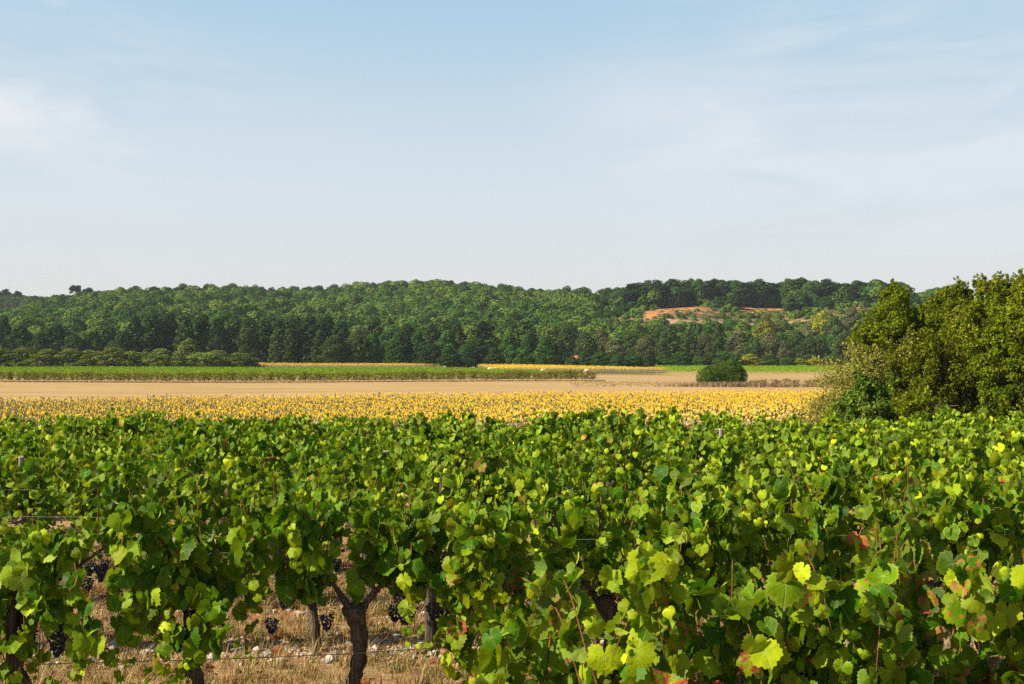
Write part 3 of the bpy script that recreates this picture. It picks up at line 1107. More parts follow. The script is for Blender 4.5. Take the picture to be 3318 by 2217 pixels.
# ------------------------------------------------------------------ the distant vineyard
M_FARVINE = foliage_material('distant_vine_leaf', (.095, .235, .010), (.28, .39, .018), .4, .3, 0)
M_BROWNVINE = foliage_material('brown_vine_leaf', (.11, .135, .016), (.30, .21, .04), .45, .3, .3, (.15, .17, .02))


def cards(P, N, S, r, tint, asp=.62):
    """leaf-like rhombs"""
    n = unit(N)
    a = unit(np.cross(n, r.normal(0, 1, n.shape)))
    b = np.cross(n, a)
    S = np.asarray(S)[:, None]
    bend = n * S * .18
    V = np.stack([P - a * S, P - b * S * asp + bend, P + a * S, P + b * S * asp + bend], 1).reshape(-1, 3)
    o = (np.arange(len(P)) * 4)[:, None]
    return V, np.array([[0, 1, 2, 3]]) + o, np.repeat(tint, 4, 0)


def tints(r, n, ymean=.4, ysd=.25, base=None):
    return np.column_stack([np.clip(r.normal(ymean, ysd, n), 0, 1), r.random(n), r.random(n), np.ones(n)])


def far_vine_mesh(seed):
    r = np.random.default_rng(seed)
    n = 260
    P = np.column_stack([r.normal(0, .36, n), r.normal(0, .2, n), r.uniform(.28, 1.52, n)])
    P[:25, 2] = r.uniform(1.3, 1.75, 25)
    N = np.column_stack([r.normal(0, .6, n), np.sign(P[:, 1]) * r.uniform(.3, 1, n), r.uniform(0, 1, n)])
    V, F, T = cards(P, N, r.uniform(.07, .13, n), r, tints(r, n, .5, .3))
    mb = MB()
    mb.add(V, F, tint=T)
    Q, G_ = tube([(0, 0, 0), (.03, 0, .35), (0, 0, .7)], .035, 4, caps=False)
    mb.add(Q, G_, tint=np.tile((1, .0, 0, 1), (len(Q), 1)))
    return mb.mesh('grape_vine', M_BROWNVINE)


FV = [far_vine_mesh(60 + i) for i in range(6)]
for x in np.arange(X(-10, 232), X(1930, 232), 1.0):
    y = 232 + _r.normal(0, .15)
    tag(obj('grape_vine', FV[_r.integers(0, 6)], None, (x + _r.normal(0, .15), y, float(ground_z(x, y))), (PI if _r.random() < .5 else 0), (1, 1, float(_r.uniform(.95, 1.2)))),
        'brown tinged grape vine in the front row of the distant vineyard beyond the stubble', 'grape vine', 'front row of the distant vineyard')
for x in np.arange(X(2435, 208), X(2720, 208), .95):
    y = 208 + _r.normal(0, .15)
    if _r.random() < .12:
        continue
    tag(obj('grape_vine', FV[_r.integers(0, 6)], None, (x + _r.normal(0, .15), y, float(ground_z(x, y)) - .12), (PI if _r.random() < .5 else 0), (1, 1, float(_r.uniform(.65, .88)))),
        'dry brown grape vine in the short row right of the round bush', 'grape vine', 'short dry vine row by the round bush')


def vine_block(name, y0, y1, dr, xl, xr, label, seed, mat_, dens=15, top=1.5, slope=0.0):
    r = np.random.default_rng(seed)
    PP, NN = [], []
    for y in np.arange(y0, y1, dr):
        a, b = xl(y), xr(y)
        n = int((b - a) * dens)
        if n < 5:
            continue
        x = r.uniform(a, b, n)
        yy = y + slope * x + r.normal(0, .2, n)
        z = ground_z(x, yy) + .45 + (top - .45) * r.random(n) ** .8 + .10 * np.sin(x * 2.1 + y)
        PP.append(np.column_stack([x, yy, z]))
        NN.append(np.column_stack([r.normal(0, .6, n), r.normal(-.3, .6, n), r.uniform(.1, 1, n)]))
    P, N = np.vstack(PP), np.vstack(NN)
    V, F, T = cards(P, N, r.uniform(.09, .16, len(P)), r, tints(r, len(P), .35, .25))
    tag(obj(name, mesh(name, V, F, mat_, {'tint': T})), label, None, None, 'stuff')


vine_block('distant_vine_rows', 234.5, 345, 2.3, lambda y: X(-60, y), lambda y: X(1925 - (y - 232) * 4.6, y), 'bright green rows of vines behind the brown front row, left and centre', 41, M_FARVINE)
vine_block('distant_vine_rows', 302, 385, 2.4, lambda y: X(2185 + (310 - y) * 1.2 if y < 310 else 2120, y), lambda y: X(2900, y), 'bright green rows of vines behind the round bush on the right', 42, M_FARVINE, 14, 1.55)
for i, px in enumerate((2580, 2604)):
    V, F = tube([(0, 0, 0), (0, 0, 1.35)], .07, 6)
    yy = 207.4
    tag(obj('trellis_post', mesh('trellis_post', V, F, M_POST), None, (X(px, yy), yy, float(ground_z(X(px, yy), yy)) - .1)), ['thin pale post in the short dry vine row', 'thicker pale post, right one in the short dry vine row'][i], 'post', 'posts of the short dry vine row')


def verge(name, label, n, fx, hgt, seed, pal):
    r = np.random.default_rng(seed)
    x, y = fx(r, n)
    z = ground_z(x, y)
    a = r.uniform(0, 2 * PI, n)
    h = hgt * r.uniform(.4, 1.3, n)
    w_ = .10
    b = np.stack([x, y, z], -1)
    d = np.stack([np.cos(a), np.sin(a), 0 * a], -1)
    V = np.stack([b - d * w_, b + d * w_, b + d * r.normal(0, .15, (n, 1)) + np.stack([0 * a, 0 * a, h], -1)], 1).reshape(-1, 3)
    F = np.arange(3 * n).reshape(-1, 3)
    c = np.array(pal)[r.integers(0, len(pal), n)] * r.uniform(.7, 1.2, (n, 1))
    tag(obj(name, mesh(name, V, F, M_STRAW, {'tint': np.repeat(np.column_stack([c, np.ones(n)]), 3, 0)})), label, None, None, 'stuff')


DRY = [(.36, .26, .12), (.29, .21, .09), (.25, .21, .08), (.27, .17, .09)]
verge('dry_verge_grass', 'strip of rough dry grass along the foot of the distant brown vine row', 6000, lambda r, n: (r.uniform(X(-30, 231), X(1960, 231), n), r.uniform(227.5, 231.5, n)), .24, 51, DRY)
verge('dry_verge_grass', 'rough dry weeds around the foot of the round bush', 2600, lambda r, n: (X(2380, 206) + r.normal(0, 4.2, n), 205 + r.normal(0, .8, n)), .75, 52, [(.30, .19, .12), (.36, .25, .15), (.26, .20, .09)])
verge('dry_verge_grass', 'rough dry grass under the short dry vine row on the right', 1800, lambda r, n: (r.uniform(X(2420, 206), X(2720, 206), n), r.uniform(205.5, 207.5, n)), .4, 53, DRY)
verge('dry_verge_grass', 'scattered taller tufts standing in the stubble left of the round bush', 1300, lambda r, n: (r.uniform(X(1850, 215), X(2300, 215), n), r.uniform(203, 226, n)), .16, 54, [(.40, .30, .15), (.34, .25, .12)])

# ------------------------------------------------------------------ hay bales
M_HAY = None


def hay_material():
    m, t = mat('rolled_hay')
    tcn = nn(t, 'ShaderNodeTexCoord')
    n = noise(t, mapping(t, tcn.outputs['Object'], scale=(1, 4, 1)), 9, 5, .65)
    c = mixc(t, smooth(t, n, .35, .65), (0.440, 0.320, 0.208), (0.624, 0.504, 0.360))
    out(t, principled(t, c, .95, .05, n, .8, .05))
    return m


M_HAY = hay_material()


def bale_mesh(seed):
    r = np.random.default_rng(seed)
    prof = [(-.62, .0), (-.62, .35), (-.60, .58), (-.54, .655), (-.2, .67), (.2, .67), (.54, .655), (.60, .58), (.62, .35), (.62, 0)]
    n = 28
    V = []
    for (yy, rad) in prof:
        a = np.arange(n) / n * 2 * PI
        q = rad * (1 + r.normal(0, .012, n))
        z = np.sin(a) * q + .64
        V.append(np.column_stack([np.cos(a) * q, np.full(n, yy) + r.normal(0, .008, n), np.maximum(z, 0.0)]))
    V = np.vstack(V)
    k = len(prof)
    i, j = np.meshgrid(np.arange(k - 1), np.arange(n), indexing='ij')
    F = np.stack([i * n + j, i * n + (j + 1) % n, (i + 1) * n + (j + 1) % n, (i + 1) * n + j], -1).reshape(-1, 4)
    return mesh('hay_bale', V, F, M_HAY, None, True)


for i, (px, Y, rz, dz, lab) in enumerate([(1903, 285, .25, 0, 'round hay bale beside the right end of the brown vine row'),
                                          (1760, 285, .3, 0, 'round hay bale half hidden behind the brown vine row, left of the clearer one'),
                                          (1590, 318, .9, 1.05, 'left hay bale of the touching pair above the green vines'),
                                          (1604, 317, -.5, 1.15, 'right hay bale of the touching pair above the green vines')]):
    xx = X(px, Y)
    tag(obj('hay_bale', bale_mesh(i), None, (xx, Y, float(ground_z(xx, Y)) + (0 if dz == 0 else 0)), rz, 1.15), lab, 'hay bale', 'round hay bales left in the fields')

# ------------------------------------------------------------------ trees
FM = {
    'dark': foliage_material('dark_tree_leaf', (.020, .057, .016), (.060, .106, .024), .4, .12, .6, (.036, .072, .020)),
    'mid': foliage_material('mid_tree_leaf', (.032, .074, .016), (.088, .125, .024), .4, .15, .5, (.055, .085, .024)),
    'green': foliage_material('fresh_tree_leaf', (.026, .092, .018), (.080, .160, .028), .4, .18, .4, (.045, .105, .02)),
    'grey': foliage_material('greyish_tree_leaf', (.075, .098, .038), (.150, .155, .060), .4, .15, .5, (.095, .110, .036)),
    'yellow': foliage_material('yellowing_leaf', (.14, .20, .014), (.36, .34, .02), .4, .25, .3, (.20, .17, .02)),
    'olive': foliage_material('olive_tree_leaf', (.070, .124, .005), (.265, .29, .016), .5, .32, .2, (.13, .16, .01)),
    'bright': foliage_material('lush_tree_leaf', (.062, .120, .004), (.225, .265, .012), .45, .25, .0),
    'rust': foliage_material('sparse_rusty_leaf', (.16, .19, .03), (.40, .36, .09), .4, .3, .0),
    'bush': foliage_material('dense_bush_leaf', (.050, .115, .010), (.150, .215, .024), .45, .15, 0),
    'hedge': foliage_material('hedge_leaf', (.074, .136, .020), (.220, .262, .046), .45, .2, .3, (.15, .19, .04)),
    'wood': foliage_material('hill_wood_leaf', (.036, .116, .016), (.160, .235, .030), .5, .15, 0),
}


def shell(r, clumps, per_area, size, jitter=.45, inner=.72, ymean=.4, low_cut=-1.0):
    """leaf cards spread over the outer part of each clump; clumps rows: x y z rx ry rz"""
    PP, NN, TT = [], [], []
    for c in clumps:
        rx, ry, rz = c[3:6]
        n = max(4, int(per_area * 4 * PI * ((rx * ry) ** 1.6 + (rx * rz) ** 1.6 + (ry * rz) ** 1.6) ** .625 / 3 ** .625))
        d = unit(r.normal(0, 1, (n, 3)))
        d = d[d[:, 2] > low_cut]
        n = len(d)
        rad = inner + (1.04 - inner) * r.random(n) ** .7
        P = np.array(c[:3]) + d * np.array([rx, ry, rz]) * rad[:, None]
        N = unit(d / np.array([rx, ry, rz])) + r.normal(0, jitter, (n, 3))
        T = tints(r, n, np.clip(ymean + r.normal(0, .16), 0, 1), .22)
        PP.append(P)
        NN.append(N)
        TT.append(T)
    P, N, T = np.vstack(PP), np.vstack(NN), np.vstack(TT)
    return cards(P, N, r.uniform(.65, 1.3, len(P)) * size, r, T)


def clump_crown(r, h, w, n, shape='round', cr=.28):
    """clump centres filling a crown of height h and width w (base at z=0)"""
    out_ = []
    for i in range(n):
        t = (i + .5) / n
        z = t
        if shape == 'round':
            ww = (math.sin(PI * min(1, .16 + .84 * z)) ** .6) * (1 - .25 * z)
        elif shape == 'poplar':
            ww = math.sin(PI * min(.98, .20 + .78 * z)) ** .55 * (1 - .35 * z)
        elif shape == 'layer':
            ww = (1 - z) ** .7 * (.55 + .45 * abs(math.sin(z * 14)))
        else:
            ww = (1 - .5 * z)
        a = i * 2.39996 + r.uniform(-.4, .4)
        q = r.uniform(.45, 1.0) ** .7 * ww * w / 2
        s = cr * w * r.uniform(.7, 1.25) * (.75 + .35 * ww)
        out_.append((math.cos(a) * q * .85, math.sin(a) * q * .85, h * (.06 + .90 * z), s, s, s * r.uniform(.65, 1.0) * (1.7 if shape == 'poplar' else 1)))
    return out_


def trunk_mesh(r, h, rad, limbs=0, spread=1.0, m=None):
    mb = MB()
    P = spline([(0, 0, -.3), (r.normal(0, .1), r.normal(0, .1), h * .4), (r.normal(0, .2), r.normal(0, .2), h)], h / 10)
    mb.add(*tube(P, np.linspace(rad, rad * .35, len(P)), 7, .04, r))
    for i in range(limbs):
        b = P[int(len(P) * r.uniform(.3, .8))]
        a = r.uniform(0, 6.28)
        e = b + np.array([math.cos(a) * spread, math.sin(a) * spread, h * .3 * r.uniform(.5, 1.2)])
        Q = spline([b, (b + e) / 2 + (0, 0, .1 * h * r.uniform(-.3, .6)), e], h / 12)
        mb.add(*tube(Q, np.linspace(rad * .45, rad * .1, len(Q)), 5))
    return mb.mesh('trunk', m or M_BARK, True)


# mid-distance kinds, height 1 tree = its own metres; copied with scale
KIND = {}
for shape, hh, ww, nc, k in (('poplar', 15.5, 5.0, 26, 4), ('round', 10.5, 8.5, 26, 5), ('layer', 11.0, 8.0, 30, 3)):
    KIND[shape] = []
    for i in range(k):
        r = np.random.default_rng(800 + i + len(shape) * 10)
        mb = MB()
        cl = clump_crown(r, hh, ww, nc, shape, .21 if shape != 'poplar' else .20)
        V, F, T = shell(r, cl, 6.5, .34, .30, .76, .4)
        KIND[shape].append((hh, ww, V, F, T))
CROWNS, TRUNKS = {}, [trunk_mesh(np.random.default_rng(70 + i), 6.0, .22, 3, 1.2) for i in range(3)]


def mid_tree(px, ytop, Y, shape, mk, wpx, label, cat='tree', group='trees of the valley tree line', name='broadleaf_tree', trunk=.8, sink=0.0, variant=None):
    x = X(px, Y)
    g = float(ground_z(x, Y))
    H = Z(ytop, Y) - g
    r = np.random.default_rng(int(px * 7 + ytop * 3 + Y))
    k = r.integers(0, len(KIND[shape])) if variant is None else variant
    hh, ww, V, F, T = KIND[shape][k]
    key = (shape, int(k), mk)
    if key not in CROWNS:
        CROWNS[key] = mesh('crown', V, F, FM[mk], {'tint': T})
    t = tag(obj(name, None, None, (x, Y, g), float(r.uniform(0, 6.28))), label, cat, group)
    ub = H * (.08 if trunk < 1 else .33)                            # height of the bare stem
    sz = (H - ub) / hh
    sx = wpx / FOC * Y / ww
    obj('crown', CROWNS[key], t, (0, 0, ub), 0, (sx, sx, sz))
    obj('trunk', TRUNKS[r.integers(0, 3)], t, (0, 0, 0), 0, (1, 1, (ub + .5 * (H - ub)) / 6.0))
    return t


LINE = [  # photo column, top row, distance, shape, material, width in photo px
    (12, 1022, 430, 'poplar', 'dark', 60), (66, 1062, 425, 'round', 'dark', 95), (130, 1085, 415, 'round', 'dark', 80), (180, 1058, 425, 'round', 'dark', 95), (238, 1088, 415, 'round', 'dark', 80), (300, 1078, 420, 'round', 'dark', 90),
    (350, 1064, 430, 'round', 'dark', 90), (400, 1078, 415, 'round', 'dark', 90), (440, 1030, 435, 'poplar', 'dark', 74), (492, 1012, 435, 'poplar', 'dark', 84), (545, 1010, 440, 'poplar', 'dark', 84), (600, 1018, 435, 'poplar', 'dark', 84),
    (655, 1024, 440, 'poplar', 'dark', 84), (705, 1030, 435, 'poplar', 'dark', 78), (758, 1024, 440, 'poplar', 'mid', 80), (806, 1028, 432, 'poplar', 'mid', 70), (855, 1030, 440, 'poplar', 'dark', 80), (905, 1032, 438, 'poplar', 'dark', 78),
    (955, 1022, 442, 'poplar', 'dark', 84), (1005, 1020, 440, 'poplar', 'dark', 84), (1055, 1022, 442, 'poplar', 'dark', 84), (1104, 1036, 440, 'poplar', 'dark', 76), (893, 1072, 420, 'poplar', 'mid', 52), (937, 1064, 420, 'poplar', 'mid', 54),
    (1036, 1070, 420, 'poplar', 'mid', 56), (1082, 1090, 416, 'round', 'mid', 80), (1150, 1082, 420, 'round', 'mid', 84), (1168, 1062, 440, 'round', 'grey', 80), (1213, 1032, 445, 'poplar', 'mid', 86), (1205, 1085, 422, 'layer', 'green', 90),
    (1290, 1086, 420, 'layer', 'green', 96), (1255, 1072, 435, 'round', 'green', 80), (1318, 1052, 445, 'round', 'mid', 84), (1352, 1080, 422, 'layer', 'green', 90), (1400, 1050, 445, 'poplar', 'mid', 80), (1450, 1074, 422, 'layer', 'green', 100),
    (1452, 1128, 405, 'layer', 'green', 80), (1508, 1122, 408, 'layer', 'green', 80), (1395, 1118, 412, 'round', 'dark', 90), (1480, 1052, 448, 'round', 'mid', 80), (1562, 1036, 438, 'poplar', 'mid', 122), (1600, 1128, 405, 'layer', 'green', 74),
    (1545, 1100, 415, 'round', 'dark', 90), (1650, 1082, 418, 'layer', 'green', 84), (1700, 1036, 438, 'poplar', 'mid', 96), (1706, 1098, 412, 'layer', 'green', 76), (1668, 1044, 446, 'poplar', 'mid', 60), (1764, 1098, 410, 'layer', 'green', 90),
    (1812, 1108, 412, 'layer', 'dark', 86), (1855, 1158, 398, 'round', 'green', 48), (1896, 1140, 402, 'round', 'green', 56), (1948, 1142, 400, 'round', 'green', 74), (2000, 1150, 398, 'round', 'green', 60), (2050, 1146, 400, 'round', 'green', 76),
    (2100, 1150, 398, 'round', 'mid', 60), (2150, 1152, 402, 'round', 'green', 66), (2208, 1142, 400, 'round', 'green', 86), (2262, 1156, 398, 'round', 'green', 60), (2300, 1142, 402, 'round', 'mid', 62), (2352, 1140, 400, 'round', 'green', 86),
    (2392, 1132, 440, 'round', 'grey', 64), (2432, 1150, 402, 'round', 'yellow', 80), (2497, 1150, 404, 'round', 'mid', 70), (2552, 1160, 400, 'round', 'green', 60), (2590, 1163, 400, 'round', 'yellow', 50), (2640, 1160, 402, 'round', 'yellow', 62), (2700, 1150, 404, 'round', 'mid', 80),
]
DESC = {'dark': 'dark green', 'mid': 'olive green', 'green': 'fresh green', 'grey': 'greyish', 'yellow': 'yellow green'}
SHD = {'poplar': 'tall columnar tree', 'round': 'rounded tree', 'layer': 'tree with layered boughs'}
cnt = {}
for px, yt, Y, sh, mk, wp in sorted(LINE):
    small = yt > 1125
    if small:
        nm = 'low %s shrubby tree along the foot of the tree line' % DESC[mk]
    else:
        nm = '%s %s in the valley tree line' % (DESC[mk], SHD[sh])
    cnt[nm] = cnt.get(nm, 0) + 1
    mid_tree(px, yt, Y, sh, mk, wp, nm + ', %s from the left' % nth(cnt[nm]), name='poplar_tree' if sh == 'poplar' else 'broadleaf_tree', group='small trees below the hill' if small else 'trees of the valley tree line')

# trees standing up the foot of the right-hand slope
SLOPE = [(1840, 1052, 500, 'round', 'mid', 90), (1895, 1082, 480, 'round', 'mid', 84), (1950, 1075, 500, 'round', 'grey', 84), (1990, 1098, 480, 'round', 'grey', 70), (2040, 1085, 500, 'round', 'mid', 84), (2095, 1092, 480, 'round', 'grey', 80),
         (2130, 1072, 505, 'round', 'mid', 80), (2170, 1050, 470, 'poplar', 'mid', 78), (2150, 1110, 450, 'poplar', 'mid', 60), (2232, 1062, 480, 'poplar', 'mid', 52), (2282, 1086, 480, 'round', 'grey', 76), (2330, 1052, 475, 'poplar', 'mid', 54), (2365, 1100, 455, 'poplar', 'grey', 50),
         (2395, 1078, 490, 'round', 'grey', 84), (2440, 1098, 470, 'round', 'mid', 76), (2480, 1028, 540, 'round', 'yellow', 84), (2500, 1082, 480, 'round', 'grey', 84), (2540, 1100, 460, 'poplar', 'grey', 44), (2582, 1072, 500, 'round', 'mid', 84), (2620, 1098, 470, 'round', 'mid', 84),
         (2545, 1046, 545, 'round', 'grey', 70), (2665, 1016, 540, 'round', 'yellow', 100), (2700, 1030, 535, 'round', 'mid', 90), (2740, 1080, 480, 'round', 'mid', 90), (2620, 1050, 540, 'round', 'grey', 70), (2800, 1040, 520, 'round', 'mid', 90), (2760, 1000, 560, 'round', 'grey', 80)]
cnt = {}
for px, yt, Y, sh, mk, wp in sorted(SLOPE):
    nm = '%s %s at the foot of the scarred slope' % (DESC[mk], SHD[sh])
    cnt[nm] = cnt.get(nm, 0) + 1
    mid_tree(px, yt, Y, sh, mk, wp, nm + ', %s from the left' % nth(cnt[nm]), name='poplar_tree' if sh == 'poplar' else 'broadleaf_tree', group='trees at the foot of the scarred slope')

# shrubs of the hedge at left
cnt = 0
for px, yt, wp, mk in [(-4, 1132, 84, 'hedge'), (78, 1130, 78, 'hedge'), (155, 1135, 76, 'hedge'), (226, 1134, 72, 'hedge'), (296, 1138, 72, 'hedge'), (366, 1129, 74, 'hedge'), (430, 1140, 66, 'hedge'), (470, 1142, 50, 'hedge'), (522, 1134, 66, 'hedge'), (580, 1140, 70, 'hedge'),
                       (640, 1144, 72, 'hedge'), (705, 1138, 76, 'hedge'), (778, 1146, 74, 'hedge')]:
    cnt += 1
    mid_tree(px, yt, 352 + (cnt % 3), 'round', mk, wp * 1.65, 'rounded olive shrub of the hedge behind distant green vines, %s from the left' % nth(cnt), 'shrub', 'rounded shrubs of the far hedge', 'hedge_shrub', .5)
mid_tree(616, 1102, 362, 'round', 'hedge', 90, 'taller olive tree rising out of the far hedge of shrubs', 'tree', None, 'broadleaf_tree')

# crest trees on the right: tall with bare stems against the light
cnt = 0
CREST_R = []
for px in np.arange(2050, 2960, 24.0):
    yt = float(np.interp(px, _cp, _cz)) + _r.normal(0, 5)
    CREST_R.append((px + _r.normal(0, 5), yt, 690 + _r.uniform(-12, 14), _r.choice(['round', 'round', 'poplar']), _r.choice(['dark', 'mid', 'dark', 'green']), _r.uniform(52, 84)))
for px, yt, Y, sh, mk, wp in sorted(CREST_R):
    cnt += 1
    mid_tree(px, yt, Y, sh, mk, wp, 'tall bare stemmed tree on the crest above the orange scars, %s from the left' % nth(cnt), 'tree', 'tall trees on the right crest', 'broadleaf_tree', 1.2)
# lower storey under them
cnt = 0
for px in np.arange(1960, 2960, 30.0):
    if 2080 < px < 2310 or 2400 < px < 2550:
        Yq = 697
    else:
        Yq = 668 + _r.uniform(-6, 10)
    cnt += 1
    yb = float(np.interp(px, [1960, 2080, 2150, 2300, 2960], [1000, 985, 962, 955, 960])) + _r.normal(0, 7)
    mid_tree(px + _r.normal(0, 5), yb, Yq, _r.choice(['layer', 'round', 'layer']), _r.choice(['green', 'dark', 'green', 'mid']), _r.uniform(40, 62), 'bushy green tree just above the scarred slope, %s from the left' % nth(cnt), 'tree', 'bushy trees along the top of the scarred slope')
# crest of the long hill
cnt = 0
for px in np.arange(200, 2040, 31.0):
    p = px + _r.normal(0, 7)
    cnt += 1
    rt = float(hump(p, 1700, 2080))
    yt = float(np.interp(p, _cp, _cz)) + _r.normal(1, 4)
    mid_tree(p, yt + 2, 900 - 212 * rt + _r.uniform(-6, 6), 'round', _r.choice(['mid', 'dark', 'mid']), _r.uniform(46, 76), 'rounded tree on the skyline of the long wooded hill, %s from the left' % nth(cnt), 'tree', 'skyline trees of the long hill')


# umbrella pines poking out of the skyline
def pine(px, ytop, Y, wpx, label, hpx=26):
    x = X(px, Y)
    g = float(ground_z(x, Y))
    r = np.random.default_rng(int(px))
    H = Z(ytop, Y) - g
    w = wpx / FOC * Y
    ch = hpx / FOC * Y
    cl = [(r.normal(0, w * .24), r.normal(0, w * .24), r.uniform(-.2, .4) * ch, w * .22, w * .22, ch * .22) for _ in range(11)]
    cl += [(-w * .38, 0, -.32 * ch, w * .17, w * .17, ch * .12), (w * .36, 0, -.22 * ch, w * .17, w * .17, ch * .12), (0, 0, .3 * ch, w * .25, w * .25, ch * .2)]
    V, F, T = shell(r, cl, 6, .40, .45, .6, .2)
    t = tag(obj('pine_tree', None, None, (x, Y, g)), label, 'pine tree', 'umbrella pines on the skyline')
    obj('crown', mesh('crown', V, F, FM['dark'], {'tint': T}), t, (0, 0, H - ch * .55))
    obj('trunk', trunk_mesh(r, H - ch * .3, .28), t)


for a in [(243, 925, 895, 37, 'umbrella pine standing clear above the left skyline'), (284, 932, 897, 30, 'low umbrella pine just right of the clear standing one'), (455, 942, 897, 18, 'tiny pine on the left skyline dip'),
          (497, 930, 897, 34, 'broad pine on the left skyline, right of the tiny pine'), (540, 932, 897, 24, 'small pine right of the broad skyline pine'), (1350, 908, 893, 34, 'dark pine on the highest part of the middle skyline'),
          (1462, 910, 893, 36, 'dark pine on the middle skyline, right of the highest'), (2175, 903, 690, 28, 'dark round topped pine, left of those above the orange scar'), (2322, 903, 690, 30, 'dark round topped pine at the right of the orange scar skyline'), (2040, 922, 705, 16, 'narrow dark pine on the skyline left of the orange scar')]:
    pine(*a)


# woods covering the hill: a far-off mass
def woods():
    r = np.random.default_rng(77)
    n = 15000
    y = r.uniform(500, 925, n)
    x = r.uniform(-.46, .44, n) * y
    z = ground_z(x, y)
    px = PX(x, y)
    py = HZ - (z - HC) / y * FOC
    rt = hump(px, 1700, 2080)
    yc = 905 - 215 * rt
    keep = y < yc + 18 + 50 * rt
    P = np.column_stack([x, y, z])
    sc = scar_mask(P, SCARS)
    scrub = (px > 1930) & (py > 985) & (py < 1092) & (y < yc - 10) & (y > 545)
    # nothing tall just in front of the scars
    infront = np.zeros(n, bool)
    for (a, b, c, d) in SCARS:
        infront |= (np.abs(px - a) < c * 1.1) & (py > b - d) & (py < b + 22)
    keep &= (sc < .42) | (r.random(n) < .10) | (y > yc - 6)
    keep &= ~(scrub & (r.random(n) < .25 + .5 * (scar_mask(P, PALES) > .4)))
    # thin to about one crown per 45 square metres
    cell = {}
    order = r.permutation(np.where(keep)[0])
    ok = []
    for i in order:
        d = 3.0 if scrub[i] else 6.2
        c = (int(x[i] // d), int(y[i] // d), bool(scrub[i]))
        if c in cell:
            continue
        cell[c] = 1
        ok.append(i)
    mbs = {'a': MB()}
    n_out = 0
    for i in ok:
        if scrub[i]:
            R = r.uniform(1.1, 2.6)
            Hh = R * r.uniform(.7, 1.1)
            if infront[i]:
                R, Hh = R * .5, Hh * .4
            base = Hh * .2
        else:
            R = r.choice([2.4, 3.2, 4.0, 4.8, 6.0]) * r.uniform(.9, 1.1)
            Hh = R * r.uniform(.75, 1.25)
            base = r.uniform(3.8, 8.0) if y[i] < yc[i] - 6 else 4.5
            if y[i] > yc[i] and rt[i] > .5:
                base = R * .5
            if px[i] > 1960 and 560 < y[i] < 668:
                base *= .35
        yl = np.clip(.42 + .22 * math.sin(x[i] * .021 + 1.3) * math.sin(y[i] * .027 + x[i] * .008) + r.normal(0, .26), 0, 1) + (.25 if scrub[i] else 0)
        if r.random() < .02:
            yl = 1.0
        cl = [(x[i], y[i], z[i] + base, R, R, Hh)]
        if R > 2:
            for q in range(3):
                a = r.uniform(0, 6.28)
                cl.append((x[i] + math.cos(a) * R * .6, y[i] + math.sin(a) * R * .6, z[i] + base + Hh * r.uniform(.0, .6), R * .5, R * .5, Hh * .5))
        V, F, T = shell(r, cl, 1.15 if R > 2 else 3.5, .80 if R > 2 else .50, .20, .88, yl, -.35)
        g_ = np.clip(T[:, 1] * .35 + r.uniform(0, .65), 0, 1)
        T[:, 1] = g_
        mbs['a'].add(V, F, tint=T)
        n_out += 1
    print('woods crowns', n_out, 'verts', mbs['a'].n)
    return mbs['a'].mesh('hillside_woods', FM['wood'])


tag(obj('hillside_woods', woods()), 'continuous green woodland covering the long hill', None, None, 'stuff')

# a farther, bluer ridge seen over the left shoulder of the hill
def ridge():
    r = np.random.default_rng(5)
    n = 700
    mb = MB()
    for i in range(n):
        px = r.uniform(-300, 520)
        Y = r.uniform(1180, 1260)
        top = float(np.interp(px, [-300, 0, 60, 110, 160, 250, 520], [940, 946, 958, 962, 964, 960, 962])) + (Y - 1180) * -.05 + abs(r.normal(0, 3))
        x, z = X(px, Y), Z(top, Y)
        R = r.uniform(4, 6.5)
        V, F, T = shell(r, [(x, Y, z - R, R, R, R), (x, Y, z - 2.4 * R, R * 1.1, R, R * 1.3)], .25, .9, .4, .85, .3)
        mb.add(V, F, tint=T)
    return mb.mesh('far_ridge_woods', FM['wood'])


def ridge_land():
    xs = np.arange(-760, -200, 20.)
    V, F = [], []
    for x in xs:
        V += [(x, 1150, -5), (x, 1190, 52), (x, 1290, 56)]
    V = np.array(V, float)
    k = np.arange(len(xs) - 1) * 3
    F = np.vstack([np.stack([k, k + 3, k + 4, k + 1], -1), np.stack([k + 1, k + 4, k + 5, k + 2], -1)])
    return mesh('far_hill', V, F, M_HILL, {'tint': np.tile((0, 0, 0, 1.), (len(V), 1))}, True)


tag(obj('far_ridge_woods', ridge()), 'bluish woods on the farther ridge at the left edge', None, None, 'stuff')
tag(obj('far_hill', ridge_land()), 'farther hill behind the left shoulder of the long hill', None, None, 'structure')
for a in [(14, 937, 1100, 34, 'hazy pine on the farther ridge at the left edge', 22), (58, 943, 1100, 30, 'second hazy pine on the farther ridge, right of the edge one', 20), (115, 958, 1100, 20, 'small hazy pine on the farther ridge before the clear standing pine', 12)]:
    x_ = X(a[0], a[2])
    pine(*a)

